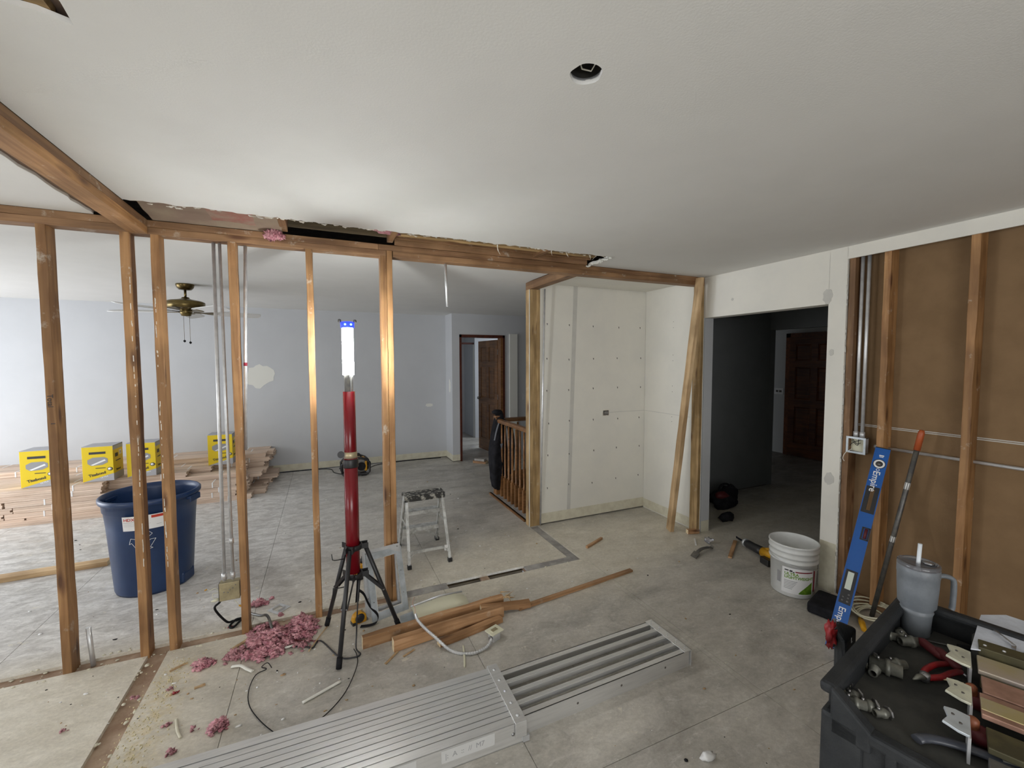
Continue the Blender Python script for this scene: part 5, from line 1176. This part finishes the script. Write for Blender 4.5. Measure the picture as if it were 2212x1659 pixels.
for i in range(n + 1):
    y = -.085 - (abs(Dc) - .17) * i / n; s = math.sin(PI * i / n) ** .5 if i not in (0, n) else 0
    zb = .68 + .0 * s - .035 * min(1, i / 3) + 0
    for x in (.004, .016):
        vs += [(x, y, zf - .02), (x, y, zb)]
mb.add(vs, [f for i in range(n) for f in ((4 * i, 4 * i + 4, 4 * i + 5, 4 * i + 1), (4 * i + 2, 4 * i + 3, 4 * i + 7, 4 * i + 6), (4 * i + 1, 4 * i + 5, 4 * i + 7, 4 * i + 3))]); mb.build('side_apron', 'cart', ct)
for k in range(6): cp([(-.006, .006, -.125 - .15 * k - .02, -.125 - .15 * k, .66, zf - .02)], 'apron_rib', bevel=.003)
cp([(.02, Wc - .02, Dc, -.02, .20, .225)], 'lower_shelf', bevel=.004)
cp([(-.004, Wc, -.012, 0, .20, .29), (-.004, .01, Dc, 0, .20, .27), (Wc - .01, Wc, Dc, 0, .20, .29)], 'lower_rim', bevel=.004)
for x in (.05, Wc - .05):
    for y in (-.05, Dc + .05):
        w_ = MB().lathe([(.03, -.014), (.052, -.012), (.055, 0), (.052, .012), (.03, .014)], 24, X=Matrix.Translation((x, y, .055)) @ Matrix.Rotation(PI / 2, 4, 'Y')).build('caster_wheel', 'darksteel', ct)
        MB().box(x - .02, x + .02, y - .02, y + .02, .10, .125).build('caster_fork', 'steel', ct)
# molded curved tool well in the low side
MB().tube([(.06 + .10 * math.sin(a_), -.16 - .30 * (1 - math.cos(a_)) * .8, zt + .012) for a_ in [.1 + 1.9 * i / 14 for i in range(15)]], .012, 8, flat=.6).build('molded_ridge', 'darkridge', ct)
# pouch on the outside of the rail
pn = thing('tool_pouch', 'black tool pouch hooked over the near end of the cart rail', 'pouch', (1.475, -2.222, .79), math.radians(11.5))
MB().add([(-.045, .0, .02), (.06, .0, .03), (.065, .0, -.10), (-.01, .0, -.12), (-.045, .03, .06), (-.01, .035, .065), (.05, .04, -.09), (-.01, .04, -.12)], [(0, 1, 2, 3), (7, 6, 5, 4), (0, 4, 5, 1), (1, 5, 6, 2), (2, 6, 7, 3), (3, 7, 4, 0)]).build('pouch_body', 'cart', pn, bevel=.012)
text('size_mark', 'L', .022, Matrix.Translation((.0, -.0, -.02)) @ Matrix.Rotation(PI / 2, 4, 'X') @ Matrix.Translation((0, .02, .002)), 'label', pn, bold=.0006)
rg = tag(MB().blob((0, 0, 0), .022, 4, .9, 4, 3, 0, (.6, .6, 1.8)).blob((.012, .005, .0), .022, 6, .8, 4, 2, 1, (.6, .6, 1.6)).build('blister_packet', ['redgrip', 'clear'], loc=(1.425, -2.195, .815)), 'red and clear plastic packet tucked beside the tool pouch', 'packet')

def onc(x, y, z=0): return (x, y, zt + z)
# tumbler
tb = thing('tumbler', 'large grey insulated tumbler with a lid, straw and side handle, on the cart', 'tumbler', (1.702, -2.285, zt), .0)
tb.scale = (.93, .93, .93)
MB().lathe([(0, .0), (.034, .0), (.037, .004), (.040, .06), (.041, .075), (.044, .085), (.0405, .088), (.0405, .092), (.050, .105), (.0535, .17), (.0545, .205), (.0555, .207), (.0555, .232), (.053, .236)], 48, cap=False).build('tumbler_body', 'mug', tb)
MB().lathe([(.053, .232), (.056, .236), (.055, .247), (.046, .249), (.044, .243), (0, .243)], 40, cap=False).build('clear_lid', 'clear', tb)
MB().lathe([(.012, .0), (.016, .003), (.0, .004)], 16, (.02, -.018, .245)).build('lid_slider', 'steel', tb)
MB().tube([(.0, .004, .16), (.004, .0, .31)], .0058, 12).build('straw', 'straw', tb)
h_ = V((.80, -.60, 0)); hp = [h_ * .052 + V((0, 0, .205)), h_ * .075 + V((0, 0, .207)), h_ * .096 + V((0, 0, .200)), h_ * .102 + V((0, 0, .18)), h_ * .101 + V((0, 0, .11)), h_ * .098 + V((0, 0, .095))]
MB().tube(smooth(hp), .0095, 10, flat=.8).build('handle', 'mug', tb)
# loose conduit fittings
def fitting(x, y, rz, label, s=1.0, kind=0, z=.0):
    t = thing('conduit_fitting', label, 'fitting', (x, y, zt + z), rz, 'zinc conduit fittings on the cart')
    r = .0115 * s; X = Matrix.Translation((0, 0, r * 1.25)) @ Matrix.Rotation(PI / 2, 4, 'Y')
    MB().lathe([(r * .7, -.026 * s), (r, -.026 * s), (r * 1.02, -.004), (r * 1.28, -.003), (r * 1.28, .006), (r * .95, .007), (r * .95, .022 * s), (r * .7, .022 * s), (r * .7, -.026 * s)], 14, X=X, cap=False).build('fitting_body', 'zinc', t)
    if kind != 2: MB().lathe([(.0035, 0), (.0035, .007), (0, .0075)], 8, (-.013 * s, 0, r * 2.2)).build('set_screw', 'steel', t)
    if kind == 1: MB().lathe([(r * 1.0, .012), (r * 1.6, .012), (r * 1.6, .016), (r * 1.0, .016), (r, .012)], 8, X=X, cap=False, sm=False).build('lock_nut', 'steel', t)
    return t
where = [(1.621, -2.283, .5, 'zinc fitting of the trio near the tumbler, nearest the cup', 1.2, 0), (1.585, -2.272, 2.2, 'zinc fitting of the trio near the tumbler, left one', 1.15, 2), (1.603, -2.315, -.5, 'zinc fitting of the trio near the tumbler, mouth toward the viewer', 1.35, 0), (1.56, -2.26, .2, 'small fitting behind the trio near the tumbler', .8, 1),
         (1.413, -2.318, 1.0, 'zinc fitting at the top of the heap by the rail', 1.1, 1), (1.40, -2.350, -1.1, 'largest fitting of the heap by the rail', 1.7, 0), (1.372, -2.335, .3, 'fitting at the left of the heap by the rail', 1.1, 2), (1.445, -2.350, -.5, 'long fitting pointing from the rail heap toward the red pliers', 1.3, 0), (1.36, -2.30, 2.0, 'shadowed fitting against the rail behind the heap', 1.0, 1), (1.40, -2.28, .8, 'small fitting highest up against the rail wall', .9, 0),
         (1.178, -2.352, .2, 'fitting lying at the very corner of the cart', 1.2, 2), (1.190, -2.382, -.9, 'shiny ended fitting in the row along the low lip', 1.2, 0), (1.212, -2.40, -.7, 'last fitting of the row along the low lip', 1.1, 1), (1.215, -2.365, -.3, 'round locknut fitting inside the row by the low lip', 1.0, 1), (1.235, -2.335, .4, 'ring shaped fitting in the shade of the corner', 1.0, 1), (1.22, -2.425, -.4, 'flat fitting at the viewer end of the lip row', .9, 1)]
for (x, y, r_, lab, s_, k_) in where: fitting(x, y, r_, lab, s_ * .86, k_)
# pliers, screwdrivers, grips
pr = thing('pliers', 'red handled pliers with steel jaws lying on the cart', 'pliers', onc(1.50, -2.405), .0)
MB().tube([(-.075, .008, .012), (-.055, .006, .014), (-.04, .0, .014)], [.002, .007, .009], 8).build('jaws', 'zinc', pr); MB().lathe([(.011, 0), (.011, .02), (0, .021)], 14, (-.035, 0, .002)).build('pivot', 'steel', pr)
MB().tube(smooth([(-.03, .006, .012), (.0, .012, .014), (.05, .010, .014), (.085, .0, .012)]), .0075, 8).build('red_handle', 'redgrip', pr); MB().tube(smooth([(-.03, -.006, .012), (.0, -.02, .014), (.045, -.024, .014), (.08, -.03, .012)]), .0075, 8).build('red_handle', 'redgrip', pr)
for (x, y, ang, lab) in ((1.600, -2.392, 1.2, 'left maroon screwdriver grip standing up beside the cream bracket'), (1.585, -2.430, 1.1, 'right maroon screwdriver grip beside the cream bracket')):
    t = thing('screwdriver', lab, 'screwdriver', onc(x, y), ang); MB().tube([(0, 0, .012), (.008, 0, .016), (.06, 0, .022), (.072, 0, .022)], [.008, .012, .013, .008], 10).build('grip', 'maroongrip', t); MB().tube([(0, 0, .012), (-.02, 0, .008)], .003, 8).build('shank', 'steel', t)
t = thing('screwdriver', 'thin black screwdriver lying on the tray below the tumbler', 'screwdriver', onc(1.70, -2.355), -.9); MB().tube([(-.04, 0, .005), (.03, 0, .006)], .0022, 8).build('shank', 'darksteel', t); MB().tube([(.03, 0, .008), (.07, 0, .01)], .008, 10).build('grip', 'matteblack', t)
t = thing('wooden_stick', 'pale stirring stick lying across the red pliers', 'stick', onc(1.50, -2.43, .012), -.9); MB().box(-.04, .04, -.004, .004, 0, .002).build('stick', 'cut_end', t)
# white sheet and key
t = thing('white_sheet', 'speckled white plastic sheet lying on the cart behind the metal bars', 'sheet', (1.76, -2.43, .868))
MB().prism([(-.145, -.01), (-.12, -.03), (-.01, -.085), (.13, -.16), (.19, -.10), (.17, .02), (.10, .052), (.03, .035)], 0, .003).build('sheet', 'paper', t)
MB().box(-.05, .10, -.06, .02, -.068, 0).build('box_underneath', 'cartmat', t)
t = thing('metal_clip', 'small bent steel clip lying on the white sheet', 'clip', (1.745, -2.468, .873)); MB().tube([(.035, .035, .001), (.026, .03, .006), (.01, .01, .006), (-.015, -.018, .004)], [.003, .003, .002, .005], 8, flat=.5).build('wire', 'steel', t); MB().prism([(-.035, -.028), (-.012, -.022), (-.010, -.012), (-.030, -.018)], 0, .004).build('clip_plate', 'steel', t)
# old bus-bar assembly
pa = thing('bus_bar_assembly', 'dismantled electrical bar assembly with cream brackets, at the right end of the cart', 'electrical part', (1.50, -2.50, .80), math.atan2(-.935, .355))
def pl_(x, y):
    c_, s_ = .355, -.935; dx, dy = x - 1.50, y + 2.50; return (dx * c_ + dy * s_, -dx * s_ + dy * c_)
def bar_(x, y, w, z, th, m, name, L_=.42):
    u, v = pl_(x, y); return MB().box(u, u + L_, v - w / 2, v + w / 2, z - th, z).build(name, m, pa, bevel=.001)
def vbar(v, w, z, th, m, name, u=.0): return MB().box(u, u + .45, v - w / 2, v + w / 2, z - th, z).build(name, m, pa, bevel=.002)
q = vbar(.165, .050, .078, .030, 'olive', 'channel')
for k in range(2): MB().lathe([(.004, 0), (.003, .002), (0, .002)], 8, (.012 + .035 * k, .160, .078)).build('rivet', 'galv', q)
vbar(.088, .082, .060, .012, 'tinbar', 'bus_bar', -.004); vbar(.036, .012, .052, .030, 'olive', 'channel')
q = vbar(-.016, .076, .060, .012, 'copper', 'bus_bar'); MB().lathe([(.018, 0), (.016, .002), (0, .002)], 18, (.085, -.012, .060)).build('contact_pad', 'tinbar', q)
vbar(-.110, .090, .062, .012, 'copper', 'bus_bar', -.006)
vbar(-.112, .050, .0635, .003, 'tinbar', 'plated_strip', -.006)
vbar(-.212, .074, .048, .014, 'olive', 'channel'); vbar(-.285, .05, .034, .02, 'darksteel', 'base_rail')
def brk(u, v, s, m, name='bracket'):
    q = MB().prism([(-.028 * s, -.030 * s), (-.005, -.036 * s), (.012, -.034 * s), (.014, .0), (.014, .034 * s), (-.010, .032 * s), (-.026 * s, .022 * s), (-.020 * s, -.004)], 0, .006, X=Matrix.Translation((u, v, .060)) @ Matrix.Rotation(.18, 4, 'Y')).build(name, m, pa, bevel=.001)
    MB().box(u + .010, u + .015, v - .034 * s, v + .034 * s, .0, .058).build('bracket_leg', 'galv', q)
    for dx, dy in ((-.014, .010), (-.002, -.010)): MB().lathe([(.0045, .0), (.0, .0002)], 10, (u + dx, v + dy, .0663 - dx * .18)).build('bolt_hole', 'nail', q)
brk(-.030, .083, 1.25, 'ivorymetal'); brk(-.034, -.096, 1.15, 'ivorymetal'); brk(-.040, -.225, 1.1, 'galvblue')
for u, v in ((-.018, -.030), (-.020, -.172)):
    MB().lathe([(.012, 0), (.011, .030), (.006, .035), (0, .035)], 14, (u, v, .02)).build('ceramic_insulator', 'ceramic', pa)
    MB().lathe([(.022, 0), (.021, .026), (.013, .028)], 14, (u + .012, v + .003, .004)).build('insulator_base', 'maroongrip', pa)
for k in range(4): u, v = pl_(1.30 - .012 * k, -2.60 - .016 * k); MB().tube([(u, v, .012), (u + .05, v + .012, .016)], .008, 8).build('lug', 'zinc', pa)
MB().tube([(.20 + .03 * math.cos(a_), -.20 + .03 * math.sin(a_), .03) for a_ in [2 * PI * i / 20 for i in range(21)]], .005, 8).build('white_ring', 'white', pa)

# ---- pink insulation and floor debris
def tuft(name, label, loc, r, n, sp, seed, m='pink', sz=.6, root_z=0):
    rr = random.Random(seed); mb = MB()
    for k in range(int(n * 2.6)):
        d_ = rr.random() ** .6; a_ = rr.uniform(0, 6.283); q = r * (.20 + .22 * rr.random()) * (1.05 - .45 * d_)
        mb.blob((sp[0] * d_ * math.cos(a_), sp[1] * d_ * math.sin(a_), root_z + q * .4 + r * .75 * (1 - d_) * rr.random()), q, seed + k, 1.5, 3.2, 3 if q > .012 else 2, 0, (1, 1, sz))
    return tag(mb.build(name, m, loc=loc), label, 'insulation')
tuft('insulation_tuft', 'large pile of pink insulation at the foot of the stud by the junction box', (-.345, -.175, 0), .085, 30, (.13, .16), 10)
tuft('insulation_tuft', 'smaller pink insulation heap behind the large pile, in the wall slot', (-.37, -.01, -.01), .065, 14, (.10, .07), 30)
tuft('insulation_tuft', 'second pink insulation pile, between the stud and the tripod leg', (-.165, -.085, -.005), .085, 26, (.085, .13), 50)
tuft('insulation_tuft', 'low scatter of pink wool between the big pile and the tripod foot', (-.17, -.27, 0), .035, 12, (.10, .05), 70, 'pinkdull')
tuft('insulation_tuft', 'lone pink tuft on the dusty floor left of the big pile', (-.648, -.225, 0), .05, 13, (.055, .035), 90)
tuft('insulation_tuft', 'pink tuft near the end of the scaffold plank', (-.478, -.735, 0), .045, 12, (.035, .045), 110)
tuft('insulation_tuft', 'dull pink wool at the left fringe of the big pile', (-.50, -.22, 0), .045, 12, (.07, .05), 130, 'pinkdull')
tuft('insulation_tuft', 'pink tuft on the pale floor right behind the conduit stud', (-.45, .32, 0), .05, 9, (.06, .025), 150)
tuft('insulation_tuft', 'small pink tuft farthest back on the pale floor', (-.375, .375, 0), .028, 4, (.012, .012), 160)
tuft('insulation_tuft', 'small pink tuft touching the steel cover ring', (-.30, .13, 0), .03, 5, (.015, .012), 170, 'pinkdull')
tuft('insulation_tuft', 'pink insulation tuft hanging out of the ceiling slot', (-.255, -.03, 2.405), .05, 14, (.05, .025), 190, sz=1.2)
for k, (x, y, r) in enumerate(((-.72, -.404, .018), (-.755, -.36, .02), (-.64, -.80, .035), (-.70, -.62, .025), (-.90, -.36, .03), (-1.12, -.47, .02), (-.58, -.70, .02), (-.58, .12, .02))):
    labs = ('bright red scrap on the dusty floor beside the brown strip', 'dull pink shred above the bright red scrap', 'pink shred near the lower frame edge right of the brown strip', 'pink shred right of the brown strip, halfway down', 'reddish shred left of the brown strip', 'reddish shred on the dust at far left', 'thin pink shred between the brown strip and the lone tuft', 'small red shred on the pale floor behind the studs')
    tuft('insulation_shred', labs[k], (x, y, 0), r, 3, (.02, .008), 200 + k, 'pinkdull' if k not in (0, 7) else 'redgrip', .5)
dbs = [((-.80, -.205), (-.73, -.165), .012, .006, 'splinter', 'wooden splinter beside the brown strip, close to the third stud'), ((-.645, -.405), (-.60, -.395), .014, .005, 'splinter', 'small wood chip right of the bright red scrap'), ((-.52, -.135), (-.44, -.055), .02, .007, 'splinter', 'jagged splinter pointing at the conduit stud'), ((.27, -.62), (.345, -.545), .012, .004, 'splinter', 'thin splinter lying left of the front offcut'), ((.37, -.60), (.44, -.565), .010, .004, 'splinter', 'thin pale splinter at the end of the front offcut'), ((.35, -.545), (.30, -.585), .006, .004, 'splinter', 'short splinter under the sawn end of the front offcut')]
for a_, b_, w_, t2, m_, lab in dbs: board('wood_splinter', (a_[0], a_[1], t2 / 2), (b_[0], b_[1], t2 / 2), w_, t2, (0, 0, 1), m_, lab, 'debris', jit=.002)
def strip(name, pts, r, m, label, cat='debris', flat=.5, loc=None):
    p0 = V(pts[0]); t = tag(MB().tube([V(p) - p0 for p in smooth(pts, 5)], r, 8, flat=flat).build(name, m, loc=tuple(p0)), label, cat); return t
strip('cable_sheath', [(-.135, -.735, .006), (-.05, -.70, .007), (.04, -.662, .008)], .009, 'wirewhite', 'white stripped cable sheath lying right of the tripod leg foot')
strip('cable_sheath', [(-.50, -.305, .006), (-.455, -.325, .012), (-.42, -.365, .010), (-.39, -.392, .006)], .010, 'wirewhite', 'short bent white sheath beside the seam left of the black wire')
strip('cable_sheath', [(.66, -.825, .004), (.682, -.75, .008), (.705, -.65, .006)], [.002] + [.006] * 9 + [.003], 'ivory', 'pale split strip crossing under the flexible conduit')
strip('gypsum_strip', [(-.67, -.60, .004), (-.645, -.68, .006), (-.62, -.73, .004)], .006, 'primerbase', 'slim gypsum strip on the dust right of the brown strip')
strip('black_wire', [(-.300, -.40, .004), (-.322, -.372, .02), (-.35, -.375, .006), (-.325, -.40, .004), (-.372, -.43, .005), (-.388, -.54, .005), (-.366, -.66, .005), (-.293, -.80, .006), (-.20, -.93, .008)], .0022, 'matteblack', 'thin black wire looping on the floor, left piece', 'wire', 1)
strip('black_wire', [(.118, -.42, .004), (.130, -.48, .005), (.125, -.575, .005), (.06, -.745, .005), (-.035, -.86, .006), (-.13, -.91, .008)], .0022, 'matteblack', 'thin black wire looping on the floor, right piece from the tripod', 'wire', 1)
strip('grey_cable', [(-.52, .25, .01), (-.42, .12, .035), (-.36, -.0, .085), (-.325, -.10, .05)], .008, 'darksteel', 'grey cable rising out of the pink insulation beside the stud', 'cable', 1)
strip('brown_wire', [(-.335, -.02, .03), (-.28, -.11, .02), (-.20, -.20, .01), (-.07, -.262, .006)], .0035, 'maroongrip', 'thin brown wire from the pink pile toward the tripod', 'wire', 1)
strip('wood_sliver', [(-.02, -.13, .006), (-.07, -.24, .012), (-.12, -.34, .006)], .004, 'splinter', 'thin wooden sliver leaning beside the rear tripod foot')
tag(MB().blob((0, 0, .012), .028, 7, .8, 3, 2, 0, (1.1, .7, .5)).build('paper_scrap', 'white', loc=(1.43, -1.745, 0)), 'crumpled white scrap on the floor near the bottom edge', 'debris')
# crumbs nobody could count
mb = MB(); rr = random.Random(77)
for k in range(620):
    if k % 3 == 0: x = rr.uniform(-1.6, 2.8); y = rr.uniform(-1.9, .75)
    elif k % 3 == 1: x = rr.gauss(.1, .7); y = rr.gauss(-.35, .28)
    else: x = rr.uniform(-2.2, 3.2); y = rr.uniform(.1, 3.0)
    s = rr.choice([.002, .002, .003, .004, .006]) * rr.uniform(.7, 1.4)
    if -.02 < y < .11 and x < 1.95: continue
    if x > 3.22 or (x > 1.85 and .09 < y): continue
    if (-1.7 < x < 1.83 and -1.42 < y < -.93) or (.12 < x < 2.25 and -.66 < y < -.30) or y > 2.85 or (math.hypot(x + 1.2, y - 1) < .34) or (x > .85 and y < -2.0): continue
    mb.blob((x, y, s * .3), s, k, .6, 3, 1, rr.choice([0, 0, 0, 1, 1, 2]), (rr.uniform(.7, 2.0), rr.uniform(.6, 1.4), .5))
o = mb.build('floor_crumbs', ['white', 'splinter', 'matteblack']); o['kind'] = 'stuff'; o['label'] = 'tiny crumbs of gypsum, wood and wire scattered over the floor'; o['category'] = 'debris'
mb = MB(); rr = random.Random(78)
for k in range(560):
    t = rr.random(); mb.blob((-.79 + rr.gauss(0, .045), -.10 - 1.1 * t, .001), rr.uniform(.0012, .0045), k, .6, 3, 1, 0, (1, 1.5, .22))
o = mb.build('yellow_dust', 'yellowish'); o['kind'] = 'stuff'; o['label'] = 'drift of yellowish dust along the right edge of the brown floor strip'; o['category'] = 'dust'
